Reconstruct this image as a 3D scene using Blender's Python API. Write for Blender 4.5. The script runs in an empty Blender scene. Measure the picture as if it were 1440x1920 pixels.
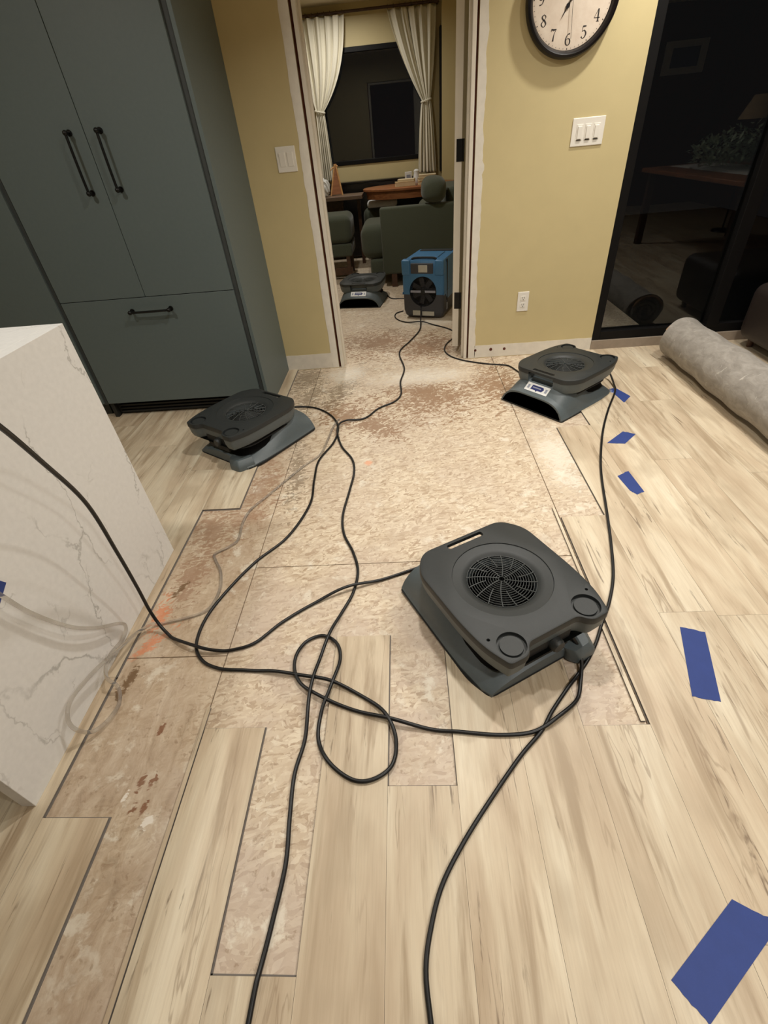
import bpy, bmesh, math, random
from mathutils import Vector, Matrix

# ------------------------------------------------------------------ camera, world, light
S = bpy.context.scene
COL = S.collection
random.seed(7)
PI = math.pi

YAW, PITCH, ROLL, CAM_H = 0.0842098, -0.6738481, 0.0997740, 1.3
cam_data = bpy.data.cameras.new('camera')
cam = bpy.data.objects.new('camera', cam_data)
COL.objects.link(cam)
S.camera = cam
cam_data.sensor_fit = 'VERTICAL'
cam_data.sensor_height = 24.0
cam_data.lens = 877.87 * 24.0 / 1920.0
cam_data.clip_start = 0.02
_m = (Matrix.Rotation(YAW, 3, 'Z') @ Matrix.Rotation(PITCH, 3, 'X') @ Matrix.Rotation(ROLL, 3, 'Y'))
_r, _f, _u = _m.col[0], _m.col[1], _m.col[2]
cam.matrix_world = Matrix(((_r[0], _u[0], -_f[0], 0), (_r[1], _u[1], -_f[1], 0), (_r[2], _u[2], -_f[2], CAM_H), (0, 0, 0, 1)))

world = bpy.data.worlds.new('night')
S.world = world
world.use_nodes = True
world.node_tree.nodes['Background'].inputs[0].default_value = (0.004, 0.004, 0.004, 1)
world.node_tree.nodes['Background'].inputs[1].default_value = 1.0

S.view_settings.view_transform = 'Standard'
S.view_settings.look = 'None'
S.view_settings.gamma = 1.0
S.view_settings.use_curve_mapping = False
S.view_settings.exposure = 0.12

CEIL = 2.47
WARM = (1.0, 0.965, 0.90)
def can_light(name, x, y, watts, size=0.13, spread=170, col=WARM):
    d = bpy.data.lights.new(name, 'AREA')
    d.shape = 'DISK'; d.size = size; d.energy = watts; d.color = col
    d.spread = math.radians(spread)
    o = bpy.data.objects.new(name, d); COL.objects.link(o)
    o.location = (x, y, CEIL - 0.02)
    return o
can_light('light_center', 0.12, 1.67, 15, spread=140)
can_light('light_right', 1.55, 1.9, 18, spread=150)
can_light('light_clock', 1.30, 2.96, 11, size=0.08, spread=140)
can_light('light_front', 0.9, -0.6, 15, spread=150)
can_light('light_front_right', 1.7, -0.3, 15)
can_light('light_left', -1.75, 1.15, 15, spread=175)
can_light('light_far_front', -0.5, 4.7, 15)
can_light('light_far_window', -0.56, 6.75, 11)

# ------------------------------------------------------------------ material helpers
def lin(c):
    return tuple((v / 12.92 if v <= 0.04045 else ((v + 0.055) / 1.055) ** 2.4) for v in c)
def srgb(r, g, b):
    return lin((r / 255, g / 255, b / 255)) + (1.0,)

class NT:
    def __init__(s, name):
        s.m = bpy.data.materials.new(name); s.m.use_nodes = True
        s.t = s.m.node_tree; s.bsdf = s.t.nodes['Principled BSDF']
    def n(s, typ, ins=None, **props):
        nd = s.t.nodes.new(typ)
        for k, v in props.items(): setattr(nd, k, v)
        for k, v in (ins or {}).items():
            if isinstance(v, bpy.types.NodeSocket): s.t.links.new(v, nd.inputs[k])
            else: nd.inputs[k].default_value = v
        return nd
    def coord(s, which='Object'):
        return s.n('ShaderNodeTexCoord').outputs[which]
    def mapping(s, vec, scale=(1, 1, 1), loc=(0, 0, 0), rot=(0, 0, 0)):
        return s.n('ShaderNodeMapping', {'Vector': vec, 'Scale': scale, 'Location': loc, 'Rotation': rot}).outputs[0]
    def noise(s, vec, scale=1, detail=3, rough=0.55, dist=0.0, out='Fac'):
        return s.n('ShaderNodeTexNoise', {'Vector': vec, 'Scale': scale, 'Detail': detail, 'Roughness': rough, 'Distortion': dist}).outputs[out]
    def voro(s, vec, scale=1, feature='F1', out='Distance', rnd=1.0):
        return s.n('ShaderNodeTexVoronoi', {'Vector': vec, 'Scale': scale, 'Randomness': rnd}, feature=feature).outputs[out]
    def ramp(s, fac, stops):
        r = s.n('ShaderNodeValToRGB', {'Fac': fac})
        el = r.color_ramp.elements
        while len(el) < len(stops): el.new(0.5)
        for e, (p, c) in zip(el, stops):
            e.position = p; e.color = c if len(c) == 4 else tuple(c) + (1,)
        return r.outputs[0]
    def math(s, op, a, b=None, c=None, clamp=False):
        ins = {0: a}
        if b is not None: ins[1] = b
        if c is not None: ins[2] = c
        return s.n('ShaderNodeMath', ins, operation=op, use_clamp=clamp).outputs[0]
    def mix(s, fac, a, b, blend='MIX'):
        nd = s.n('ShaderNodeMix', data_type='RGBA', blend_type=blend)
        for i, v in ((0, fac), (6, a), (7, b)):
            if isinstance(v, bpy.types.NodeSocket): s.t.links.new(v, nd.inputs[i])
            else: nd.inputs[i].default_value = v
        return nd.outputs[2]
    def smooth(s, v, lo, hi):
        return s.n('ShaderNodeMapRange', {0: v, 1: lo, 2: hi, 3: 0.0, 4: 1.0}, interpolation_type='SMOOTHSTEP').outputs[0]
    def setb(s, **kw):
        for k, v in kw.items():
            k = k.replace('_', ' ')
            if isinstance(v, bpy.types.NodeSocket): s.t.links.new(v, s.bsdf.inputs[k])
            else: s.bsdf.inputs[k].default_value = v
        return s
    def bump(s, h, strength=0.3, dist=0.01):
        b = s.n('ShaderNodeBump', {'Height': h, 'Strength': strength, 'Distance': dist})
        s.t.links.new(b.outputs[0], s.bsdf.inputs['Normal'])
        return s

GRAY = lambda v: (v, v, v, 1)

def simple(name, c, rough=0.5, metal=0.0, var=0.06, scale=30, bump=0.0, spec=0.5, bscale=None):
    """a plain colour with faint procedural mottling and optional grain"""
    m = NT(name); co = m.coord()
    n = m.noise(co, scale, 3)
    lo = tuple(v * (1 - var) for v in c[:3]) + (1,); hi = tuple(min(1, v * (1 + var)) for v in c[:3]) + (1,)
    m.setb(Base_Color=m.ramp(n, [(0.3, lo), (0.7, hi)]), Roughness=rough, Metallic=metal)
    m.bsdf.inputs['Specular IOR Level'].default_value = spec
    if bump: m.bump(m.noise(co, bscale or scale * 6, 2), bump, 0.002)
    return m.m

def mat_vinyl_plank():
    m = NT('vinyl_plank'); co = m.coord()
    at = m.n('ShaderNodeAttribute', attribute_name='plank_rand').outputs['Fac']
    off = m.n('ShaderNodeCombineXYZ', {'X': m.math('MULTIPLY', at, 37.0), 'Y': m.math('MULTIPLY', at, 91.0), 'Z': m.math('MULTIPLY', at, 13.0)}).outputs[0]
    v = m.n('ShaderNodeVectorMath', {0: co, 1: off}, operation='ADD').outputs[0]
    big = m.noise(m.mapping(v, (10, 1.5, 1)), 1, 4, 0.55, 0.5)
    base = m.ramp(big, [(0.28, srgb(186, 165, 138)), (0.42, srgb(207, 188, 161)), (0.54, srgb(219, 203, 176)), (0.70, srgb(234, 222, 197))])
    streak = m.noise(m.mapping(v, (20, 1.7, 1)), 1, 5, 0.6, 0.5)
    base = m.mix(m.math('MULTIPLY', m.smooth(streak, 0.50, 0.68), 0.85), base, srgb(172, 151, 124))
    blot = m.noise(m.mapping(v, (5, 3.2, 1)), 1, 3)
    base = m.mix(m.math('MULTIPLY', m.smooth(blot, 0.50, 0.68), 0.55), base, srgb(186, 168, 142))
    grain = m.noise(m.mapping(v, (160, 6, 1)), 1, 3, 0.7)
    base = m.mix(m.math('MULTIPLY', m.smooth(grain, 0.35, 0.75), 0.22), base, srgb(168, 145, 116))
    # short dark checks and mineral streaks
    ck = m.noise(m.mapping(v, (48, 3.2, 1)), 1, 5, 0.62, 1.0)
    msk = m.noise(m.mapping(v, (9, 1.6, 1), (4.1, 8.2, 0)), 1, 2)
    ckf = m.math('MULTIPLY', m.smooth(ck, 0.60, 0.68), m.smooth(msk, 0.46, 0.56))
    base = m.mix(m.math('MULTIPLY', ckf, 0.75), base, srgb(112, 92, 72))
    ve = m.math('ABSOLUTE', m.math('SUBTRACT', m.noise(m.mapping(v, (9, 0.8, 1), (2, 3, 0)), 1, 4, 0.6, 0.5), 0.5))
    vf = m.math('MULTIPLY', m.math('SUBTRACT', 1.0, m.smooth(ve, 0.0, 0.012)), m.smooth(m.noise(m.mapping(v, (7, 1.1, 1), (9, 1, 0)), 1, 2), 0.5, 0.62))
    base = m.mix(m.math('MULTIPLY', vf, 0.5), base, srgb(140, 116, 90))
    tint = m.math('ADD', 0.93, m.math('MULTIPLY', m.n('ShaderNodeTexWhiteNoise', {'W': at}, noise_dimensions='1D').outputs[0], 0.10))
    base = m.mix(1.0, base, m.n('ShaderNodeCombineColor', {0: tint, 1: tint, 2: tint}).outputs[0], 'MULTIPLY')
    m.setb(Base_Color=base, Roughness=m.math('ADD', 0.40, m.math('MULTIPLY', grain, 0.12)))
    m.bump(grain, 0.12, 0.001)
    return m.m

def ell(m, x, y, cx, cy, rx, ry, rot=0.0):
    """1 at the centre of a tilted ellipse falling to 0 at its rim (floor coordinates)"""
    c, s_ = math.cos(rot), math.sin(rot)
    dx = m.math('SUBTRACT', x, cx); dy = m.math('SUBTRACT', y, cy)
    a = m.math('ADD', m.math('MULTIPLY', dx, c / rx), m.math('MULTIPLY', dy, s_ / rx))
    b = m.math('ADD', m.math('MULTIPLY', dx, -s_ / ry), m.math('MULTIPLY', dy, c / ry))
    d = m.math('ADD', m.math('MULTIPLY', a, a), m.math('MULTIPLY', b, b))
    return m.math('SUBTRACT', 1.0, m.math('SQRT', d))

def mat_osb():
    m = NT('osb_subfloor'); co = m.coord()
    sep = m.n('ShaderNodeSeparateXYZ', {0: co}); X, Y = sep.outputs[0], sep.outputs[1]
    wob = m.noise(co, 9, 3, 0.6, 0, 'Color')
    wv = m.n('ShaderNodeVectorMath', {0: wob, 1: (0.5, 0.5, 0.5)}, operation='SUBTRACT').outputs[0]
    wv = m.n('ShaderNodeVectorMath', {0: wv, 3: 0.04}, operation='SCALE').outputs[0]
    cw = m.n('ShaderNodeVectorMath', {0: co, 1: wv}, operation='ADD').outputs[0]
    vals = []
    for rot, sc, loc in ((0.35, (34, 104, 1), (0, 0, 0)), (1.35, (37, 112, 1), (3, 1, 0)), (2.3, (33, 104, 1), (7, 5, 0)), (2.95, (36, 130, 1), (1, 9, 0))):
        mp = m.mapping(m.mapping(cw, (1, 1, 0), loc, (0, 0, rot)), sc)
        c = m.voro(mp, 1, 'F1', 'Color', 1.0)
        sp = m.n('ShaderNodeSeparateColor', {0: c})
        vals.append((sp.outputs[0], sp.outputs[1]))
    cur = vals[0][0]
    for a, b in vals[1:]:
        pick = m.math('GREATER_THAN', b, 0.52)
        cur = m.math('ADD', m.math('MULTIPLY', cur, m.math('SUBTRACT', 1.0, pick)), m.math('MULTIPLY', a, pick))
    fine = m.noise(m.mapping(cw, (1, 1, 0)), 120, 3, 0.7)
    cur = m.math('ADD', m.math('MULTIPLY', cur, 0.75), m.math('MULTIPLY', fine, 0.35))
    strand = m.ramp(cur, [(0.15, srgb(176, 152, 126)), (0.4, srgb(206, 186, 160)), (0.70, srgb(217, 200, 175)), (1.0, srgb(233, 219, 195))])
    # worn grey-pink film left by the old flooring over a lot of the boards
    film = m.noise(co, 3.1, 5, 0.62, 0.4)
    nearmask = m.math('SUBTRACT', 1.0, m.smooth(Y, 0.9, 1.5))
    filmf = m.math('MULTIPLY', m.smooth(film, 0.40, 0.62), m.math('ADD', 0.25, m.math('MULTIPLY', nearmask, 0.45)))
    base = m.mix(filmf, strand, srgb(200, 182, 166))
    # long smeared scrape marks in the near left bay
    lf = m.math('MULTIPLY', m.math('SUBTRACT', 1.0, m.smooth(X, -0.72, -0.60)), m.math('SUBTRACT', 1.0, m.smooth(Y, 2.0, 2.8)))
    sm = m.noise(m.mapping(cw, (17, 5.5, 1), (0, 0, 0), (0, 0, 0.4)), 1, 6, 0.68, 1.6)
    smc = m.ramp(sm, [(0.3, srgb(150, 126, 98)), (0.46, srgb(188, 165, 138)), (0.58, srgb(204, 185, 160)), (0.74, srgb(226, 212, 190))])
    base = m.mix(m.math('MULTIPLY', lf, 0.66), base, smc)
    redz = m.noise(m.mapping(cw, (1, 1, 1), (5, 2, 0)), 5.0, 4, 0.65, 0.6)
    redf = m.math('MULTIPLY', m.math('MULTIPLY', lf, m.smooth(redz, 0.47, 0.66)), m.smooth(Y, 0.75, 1.5))
    base = m.mix(m.math('MULTIPLY', redf, 0.45), base, srgb(160, 124, 98))
    # white scuffs
    wh = m.noise(m.mapping(cw, (1, 1, 1), (11, 4, 0)), 11, 5, 0.68)
    whm = m.noise(co, 2.0, 2)
    base = m.mix(m.math('MULTIPLY', m.math('MULTIPLY', m.smooth(wh, 0.55, 0.66), m.smooth(whm, 0.38, 0.56)), 0.8), base, srgb(233, 224, 206))
    spk = m.noise(m.mapping(cw, (1, 1, 1), (2, 7, 0)), 48, 3, 0.6)
    base = m.mix(m.math('MULTIPLY', m.smooth(spk, 0.60, 0.72), 0.55), base, srgb(146, 120, 94))
    dirt = m.noise(m.mapping(cw, (1, 1, 1), (8, 3, 0)), 6, 5, 0.7)
    base = m.mix(m.math('MULTIPLY', m.smooth(dirt, 0.50, 0.72), 0.40), base, srgb(176, 154, 130))
    # water and dirt stains, each with its own place and broken rim
    br = m.math('ADD', m.math('MULTIPLY', m.noise(cw, 7, 5, 0.7), 1.3), m.math('MULTIPLY', m.noise(cw, 38, 4, 0.75), 1.1))
    br = m.math('SUBTRACT', br, m.math('ADD', 0.55, m.math('MULTIPLY', cur, 1.1)))
    def stain(col, amt, spots, lo=0.15, hi=0.6, k=1.5):
        nonlocal base
        tot = None
        for sp in spots:
            e = ell(m, X, Y, *sp)
            tot = e if tot is None else m.math('MAXIMUM', tot, e)
        f = m.smooth(m.math('ADD', tot, m.math('MULTIPLY', br, k)), lo, hi)
        base = m.mix(m.math('MULTIPLY', f, amt), base, col)
    stain(srgb(150, 116, 86), 0.85, [(0.12, 2.80, .34, .36, 0.2), (-0.20, 2.47, .18, .22, 0.6), (0.56, 2.90, .20, .34, 0), (-0.25, 3.85, .36, .34, 0), (0.15, 3.7, .25, .3, 0), (-0.40, 2.62, .16, .20, 0)])
    stain(srgb(128, 112, 92), 0.6, [(-0.72, 3.2, .14, .3, 0.2), (-0.66, 2.9, .10, .45, -0.1), (-0.45, 3.0, .10, .35, -0.3), (-0.60, 2.0, .05, .3, 0.1)])
    stain(srgb(160, 124, 98), 0.6, [(-0.89, 1.55, .10, .22, 0), (-0.74, 1.85, .09, .25, 0), (-0.9, 1.28, .07, .15, 0)])
    stain(srgb(226, 140, 96), 0.72, [(-0.955, 1.09, .035, .10, 0.1), (-0.935, 0.96, .026, .10, -0.7)], 0.1, 0.9, 1.3)
    stain(srgb(240, 168, 128), 0.7, [(-0.228, 2.045, .03, .035, 0)], 0.1, 0.7, 0.3)
    stain(srgb(112, 82, 48), 0.85, [(-0.948, 0.83, .022, .075, -0.1), (-0.92, 1.215, .018, .06, -0.4), (-0.965, 0.78, .015, .04, 0.4)], 0.2, 0.5, 0.6)
    stain(srgb(126, 74, 40), 0.8, [(-0.772, 0.507, .014, .032, -0.2), (-0.741, 0.514, .012, .028, -0.4), (-0.766, 0.449, .011, .020, -0.3), (-0.738, 0.450, .010, .030, -0.2), (-0.775, 0.66, .012, .026, 0)], 0.2, 0.6, 0.8)
    stain(srgb(245, 238, 226), 0.85, [(-0.715, 0.42, .014, .022, -0.4), (-0.80, 0.48, .007, .02, -0.3)], 0.2, 0.5, 0.9)
    stain(srgb(240, 232, 216), 0.7, [(-0.44, 3.22, .14, .16, 0), (0.1, 3.1, .35, .14, 0), (0.72, 2.0, .10, .3, 0), (0.2, 4.3, .3, .15, 0)], 0.1, 0.7, 1.2)
    m.setb(Base_Color=base, Roughness=m.math('ADD', 0.36, m.math('MULTIPLY', fine, 0.3)))
    m.bump(m.math('ADD', cur, m.math('MULTIPLY', film, 0.5)), 0.25, 0.0015)
    return m.m

def mat_quartz():
    m = NT('veined_quartz'); co = m.coord()
    wob = m.noise(co, 2.6, 6, 0.62, 0, 'Color')
    wv = m.n('ShaderNodeVectorMath', {0: wob, 1: (0.5, 0.5, 0.5)}, operation='SUBTRACT').outputs[0]
    wv = m.n('ShaderNodeVectorMath', {0: wv, 3: 0.34}, operation='SCALE').outputs[0]
    cw = m.n('ShaderNodeVectorMath', {0: co, 1: wv}, operation='ADD').outputs[0]
    e1 = m.voro(m.mapping(cw, (1, 3.4, 1.15), (0, 0.3, 0.1), (0.25, 0, 0)), 1.0, 'DISTANCE_TO_EDGE')
    msk = m.noise(co, 3.5, 3)
    f1 = m.math('MULTIPLY', m.math('SUBTRACT', 1.0, m.smooth(e1, 0.0, 0.012)), m.smooth(msk, 0.40, 0.60))
    e2 = m.voro(m.mapping(cw, (1, 5, 3), (2, 1, 4), (0.4, 0, 0)), 1.0, 'DISTANCE_TO_EDGE')
    f2 = m.math('MULTIPLY', m.math('SUBTRACT', 1.0, m.smooth(e2, 0.0, 0.012)), m.smooth(m.noise(co, 6, 2), 0.56, 0.68))
    base = m.ramp(m.noise(co, 60, 3), [(0.3, srgb(228, 227, 224)), (0.7, srgb(235, 234, 231))])
    base = m.mix(m.math('MULTIPLY', f1, 0.55), base, srgb(140, 138, 132))
    base = m.mix(m.math('MULTIPLY', f2, 0.40), base, srgb(140, 138, 130))
    m.setb(Base_Color=base, Roughness=0.32)
    return m.m

def mat_wood(name, c1, c2, scale=(30, 2, 30), rough=0.4):
    m = NT(name); co = m.coord()
    n = m.noise(m.mapping(co, scale), 1, 4, 0.6, 0.8)
    m.setb(Base_Color=m.ramp(n, [(0.3, c1), (0.7, c2)]), Roughness=rough)
    return m.m

def mat_fabric(name, c, scale=260, rough=0.95, var=0.25, big=0.12):
    m = NT(name); co = m.coord()
    n = m.noise(co, scale, 2); b = m.noise(co, 6, 3)
    col = m.ramp(n, [(0.3, tuple(v * (1 - var) for v in c[:3]) + (1,)), (0.7, tuple(v * (1 + var) for v in c[:3]) + (1,))])
    col = m.mix(m.math('MULTIPLY', b, big * 2), col, tuple(v * 0.6 for v in c[:3]) + (1,))
    m.setb(Base_Color=col, Roughness=rough)
    m.bsdf.inputs['Sheen Weight'].default_value = 0.15
    m.bump(n, 0.4, 0.002)
    return m.m

def mat_glass(name='window_glass'):
    m = NT(name); co = m.coord()
    m.setb(Base_Color=(0.92, 0.95, 0.94, 1), Roughness=m.math('MULTIPLY', m.noise(co, 3, 2), 0.004))
    m.bsdf.inputs['Transmission Weight'].default_value = 1.0
    m.bsdf.inputs['IOR'].default_value = 1.42
    return m.m

def mat_felt_roll():
    m = NT('grey_felt_pad'); co = m.coord()
    n = m.noise(m.mapping(co, (22, 13, 22), (0, 0, 0), (0, 0, 0.5)), 1, 5, 0.65, 0.6)
    w = m.noise(m.mapping(co, (14, 40, 24), (3, 0, 0), (0.3, 0.2, 0.5)), 1, 4, 0.7, 0.8)
    col = m.ramp(n, [(0.3, srgb(136, 130, 122)), (0.6, srgb(160, 154, 146)), (0.8, srgb(176, 170, 162))])
    col = m.mix(m.math('MULTIPLY', m.smooth(w, 0.62, 0.74), 0.7), col, srgb(208, 202, 192))
    m.setb(Base_Color=col, Roughness=0.95)
    m.bump(n, 0.6, 0.006)
    return m.m

M = {}
M['plank'] = mat_vinyl_plank()
M['osb'] = mat_osb()
M['quartz'] = mat_quartz()
M['core'] = simple('plank_edge_foam', srgb(122, 115, 108), 0.9)
M['yellow'] = simple('yellow_wall_paint', srgb(203, 187, 140), 0.6, var=0.02, scale=8, bump=0.12, bscale=350)
M['drywall'] = simple('bare_white_drywall', srgb(224, 217, 203), 0.8, var=0.05, scale=25, bump=0.1, bscale=200)
M['white_paint'] = simple('white_trim_paint', srgb(222, 214, 198), 0.45, var=0.03, scale=15)
M['ceiling'] = simple('ceiling_paint', srgb(225, 212, 180), 0.8, var=0.02, bump=0.08)
M['darkred'] = simple('dark_red_wall_paint', srgb(72, 18, 16), 0.7, var=0.05)
M['stud'] = simple('dark_gap_wood', srgb(88, 44, 30), 0.9, var=0.3)
M['green'] = simple('green_grey_cabinet_paint', srgb(94, 105, 104), 0.5, var=0.03, scale=60, bump=0.05, bscale=300)
M['green_shaded'] = simple('cabinet_gap_shade', srgb(60, 64, 63), 0.6)  # darkened cabinet green, shade of the gaps put into the colour
M['toe'] = simple('black_toe_grille', srgb(30, 30, 28), 0.6)
M['black_metal'] = simple('black_metal_pull', srgb(22, 22, 21), 0.35, metal=0.4)
M['shell'] = simple('grey_moulded_plastic', srgb(88, 97, 100), 0.45, var=0.04, scale=90, bump=0.15, bscale=700)
M['lid'] = simple('black_moulded_plastic', srgb(43, 46, 46), 0.5, var=0.05, scale=90, bump=0.15, bscale=700)
M['grille'] = simple('grey_grille_plastic', srgb(74, 77, 76), 0.5)
M['cavity_shade'] = simple('fan_cavity_shade', srgb(9, 9, 9), 0.8, spec=0.1)  # near-black puts cavity shade into the throat, cord groove and impeller
M['groove'] = simple('dark_recess_plastic', srgb(24, 25, 25), 0.7)
M['rubber'] = simple('black_cord_rubber', srgb(15, 15, 16), 0.42)
M['blue'] = simple('blue_moulded_plastic', srgb(64, 116, 160), 0.4, var=0.05, scale=40, bump=0.1, bscale=500)
M['dgrey'] = simple('dark_grey_plastic', srgb(62, 64, 70), 0.5, bump=0.1, bscale=500)
M['label_white'] = simple('white_sticker', srgb(232, 232, 230), 0.4)
M['label_blue'] = simple('navy_sticker_print', srgb(44, 52, 110), 0.4)
M['label_grey'] = simple('grey_sticker_print', srgb(150, 155, 170), 0.4)
M['display'] = simple('pale_display', srgb(186, 184, 172), 0.3)
M['tape'] = simple('blue_painter_tape', srgb(41, 63, 130), 0.65, var=0.05, scale=25, bump=0.2, bscale=350)
M['scuff'] = simple('white_scuffed_tape', srgb(150, 165, 205), 0.6)
M['plate'] = simple('white_switch_plastic', srgb(236, 231, 220), 0.3, var=0.01)
M['slot'] = simple('dark_socket_slot', srgb(40, 36, 32), 0.6)
M['frame_black'] = simple('black_window_frame', srgb(14, 13, 13), 0.5, spec=0.2)
M['sill'] = simple('taupe_door_sill', srgb(150, 136, 120), 0.7, var=0.06)
M['glass'] = mat_glass()
M['felt'] = mat_felt_roll()
M['felt_edge'] = simple('tan_pad_edge', srgb(176, 136, 98), 0.9)
M['sofa'] = mat_fabric('olive_green_upholstery', srgb(70, 75, 60))
M['leather'] = simple('dark_brown_leather', srgb(42, 34, 30), 0.5, bump=0.2)
M['linen'] = mat_fabric('cream_curtain_linen', srgb(228, 222, 202), var=0.05, big=0.04)
M['walnut'] = mat_wood('dark_walnut', srgb(52, 34, 24), srgb(84, 56, 38))
M['table_wood'] = mat_wood('reddish_table_wood', srgb(128, 78, 46), srgb(168, 110, 68), (4, 30, 30))
M['pine'] = mat_wood('honey_pine', srgb(190, 138, 86), srgb(222, 174, 118))
M['black_wood'] = simple('black_lacquer', srgb(18, 17, 17), 0.25)
M['bench_wood'] = mat_wood('grey_brown_bench_wood', srgb(96, 78, 64), srgb(124, 102, 84), (3, 30, 30))
M['paper'] = simple('cream_book_pages', srgb(222, 204, 168), 0.8)
M['book'] = simple('tan_book_cover', srgb(196, 168, 124), 0.6)
M['cloth_white'] = mat_fabric('white_cotton', srgb(232, 232, 228), var=0.04, big=0.03)
M['clock_face'] = None
M['ink'] = simple('black_clock_ink', srgb(44, 38, 34), 0.7)
M['clock_rim'] = simple('black_clock_rim', srgb(20, 16, 18), 0.35, spec=0.3)
M['leaf'] = simple('green_leaf', srgb(160, 178, 150), 0.5, var=0.25)
M['shade'] = simple('cream_lamp_shade', srgb(216, 190, 150), 0.8)
M['blackout'] = simple('dark_blackout_panel', srgb(40, 38, 36), 0.85)
M['deck'] = mat_wood('outdoor_deck_boards', srgb(70, 62, 54), srgb(90, 80, 70), (2, 40, 2), 0.8)

def mat_clock_face():
    m = NT('aged_clock_paper'); co = m.coord()
    sep = m.n('ShaderNodeSeparateXYZ', {0: co})
    r = m.math('SQRT', m.math('ADD', m.math('POWER', sep.outputs[0], 2.0), m.math('POWER', sep.outputs[2], 2.0)))
    n = m.noise(co, 14, 5, 0.65)
    col = m.ramp(n, [(0.3, srgb(214, 196, 176)), (0.7, srgb(230, 216, 198))])
    f = m.smooth(m.math('ADD', r, m.math('MULTIPLY', m.math('SUBTRACT', n, 0.5), 0.08)), 0.17, 0.215)
    m.setb(Base_Color=m.mix(m.math('MULTIPLY', f, 0.5), col, srgb(178, 144, 104)), Roughness=0.5)
    return m.m
M['clock_face'] = mat_clock_face()

def mat_clear_hose():
    m = NT('clear_vinyl_hose'); co = m.coord()
    n = m.noise(co, 20, 2)
    m.setb(Base_Color=m.ramp(n, [(0.3, srgb(222, 218, 212)), (0.7, srgb(238, 235, 230))]), Roughness=0.2)
    m.bsdf.inputs['Transmission Weight'].default_value = 0.86
    m.bsdf.inputs['IOR'].default_value = 1.12
    return m.m
M['hose'] = mat_clear_hose()

# ------------------------------------------------------------------ mesh helpers
def link(name, bm, mats, parent=None, loc=None, rot=None, smooth=False, angle=35):
    me = bpy.data.meshes.new(name)
    bmesh.ops.recalc_face_normals(bm, faces=bm.faces[:])
    if smooth:
        for f in bm.faces: f.smooth = True
        ca = math.radians(angle)
        for e in bm.edges:
            e.smooth = not (len(e.link_faces) == 2 and e.calc_face_angle(0) > ca)
    bm.to_mesh(me); bm.free()
    for mm in (mats if isinstance(mats, (list, tuple)) else [mats]): me.materials.append(mm)
    o = bpy.data.objects.new(name, me); COL.objects.link(o)
    if parent is not None: o.parent = parent
    if loc is not None: o.location = loc
    if rot is not None: o.rotation_euler = rot
    return o

def tag(o, label=None, cat=None, group=None, kind=None):
    if label: o['label'] = label
    if cat: o['category'] = cat
    if group: o['group'] = group
    if kind: o['kind'] = kind
    return o

def empty(name, loc=(0, 0, 0), rz=0.0, **kw):
    o = bpy.data.objects.new(name, None); COL.objects.link(o)
    o.location = loc; o.rotation_euler = (0, 0, rz); o.empty_display_size = 0.1
    return tag(o, **kw)

def struct(name, bm, mats, parent=None, **kw):
    o = link(name, bm, mats, parent, **kw)
    if parent is None: o['kind'] = 'structure'
    return o

def B(): return bmesh.new()

def box(bm, x0, x1, y0, y1, z0, z1, bevel=0.0, seg=2, mi=0, mat=None):
    r = bmesh.ops.create_cube(bm, size=1.0)
    vs = r['verts']
    for v in vs:
        v.co = Vector(((x0 + x1) / 2 + v.co.x * (x1 - x0), (y0 + y1) / 2 + v.co.y * (y1 - y0), (z0 + z1) / 2 + v.co.z * (z1 - z0)))
    fs = list({f for v in vs for f in v.link_faces})
    for f in fs: f.material_index = mi
    if bevel > 0:
        es = list({e for v in vs for e in v.link_edges})
        rr = bmesh.ops.bevel(bm, geom=es, offset=bevel, segments=seg, affect='EDGES', profile=0.5)
        vs = list({v for f in rr['faces'] for v in f.verts} | {v for v in vs if v.is_valid})
        for f in rr['faces']: f.material_index = mi
    if mat is not None:
        bmesh.ops.transform(bm, matrix=mat, verts=[v for v in vs if v.is_valid])
    return vs

def cyl(bm, p0, p1, r0, r1=None, seg=24, caps=True, mi=0):
    r1 = r0 if r1 is None else r1
    p0, p1 = Vector(p0), Vector(p1); d = (p1 - p0)
    q = d.to_track_quat('Z', 'Y').to_matrix()
    a = [bm.verts.new(p0 + q @ Vector((r0 * math.cos(2 * PI * i / seg), r0 * math.sin(2 * PI * i / seg), 0))) for i in range(seg)]
    b = [bm.verts.new(p1 + q @ Vector((r1 * math.cos(2 * PI * i / seg), r1 * math.sin(2 * PI * i / seg), 0))) for i in range(seg)]
    for i in range(seg):
        f = bm.faces.new((a[i], a[(i + 1) % seg], b[(i + 1) % seg], b[i])); f.material_index = mi
    if caps:
        bm.faces.new(a[::-1]).material_index = mi; bm.faces.new(b).material_index = mi

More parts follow.
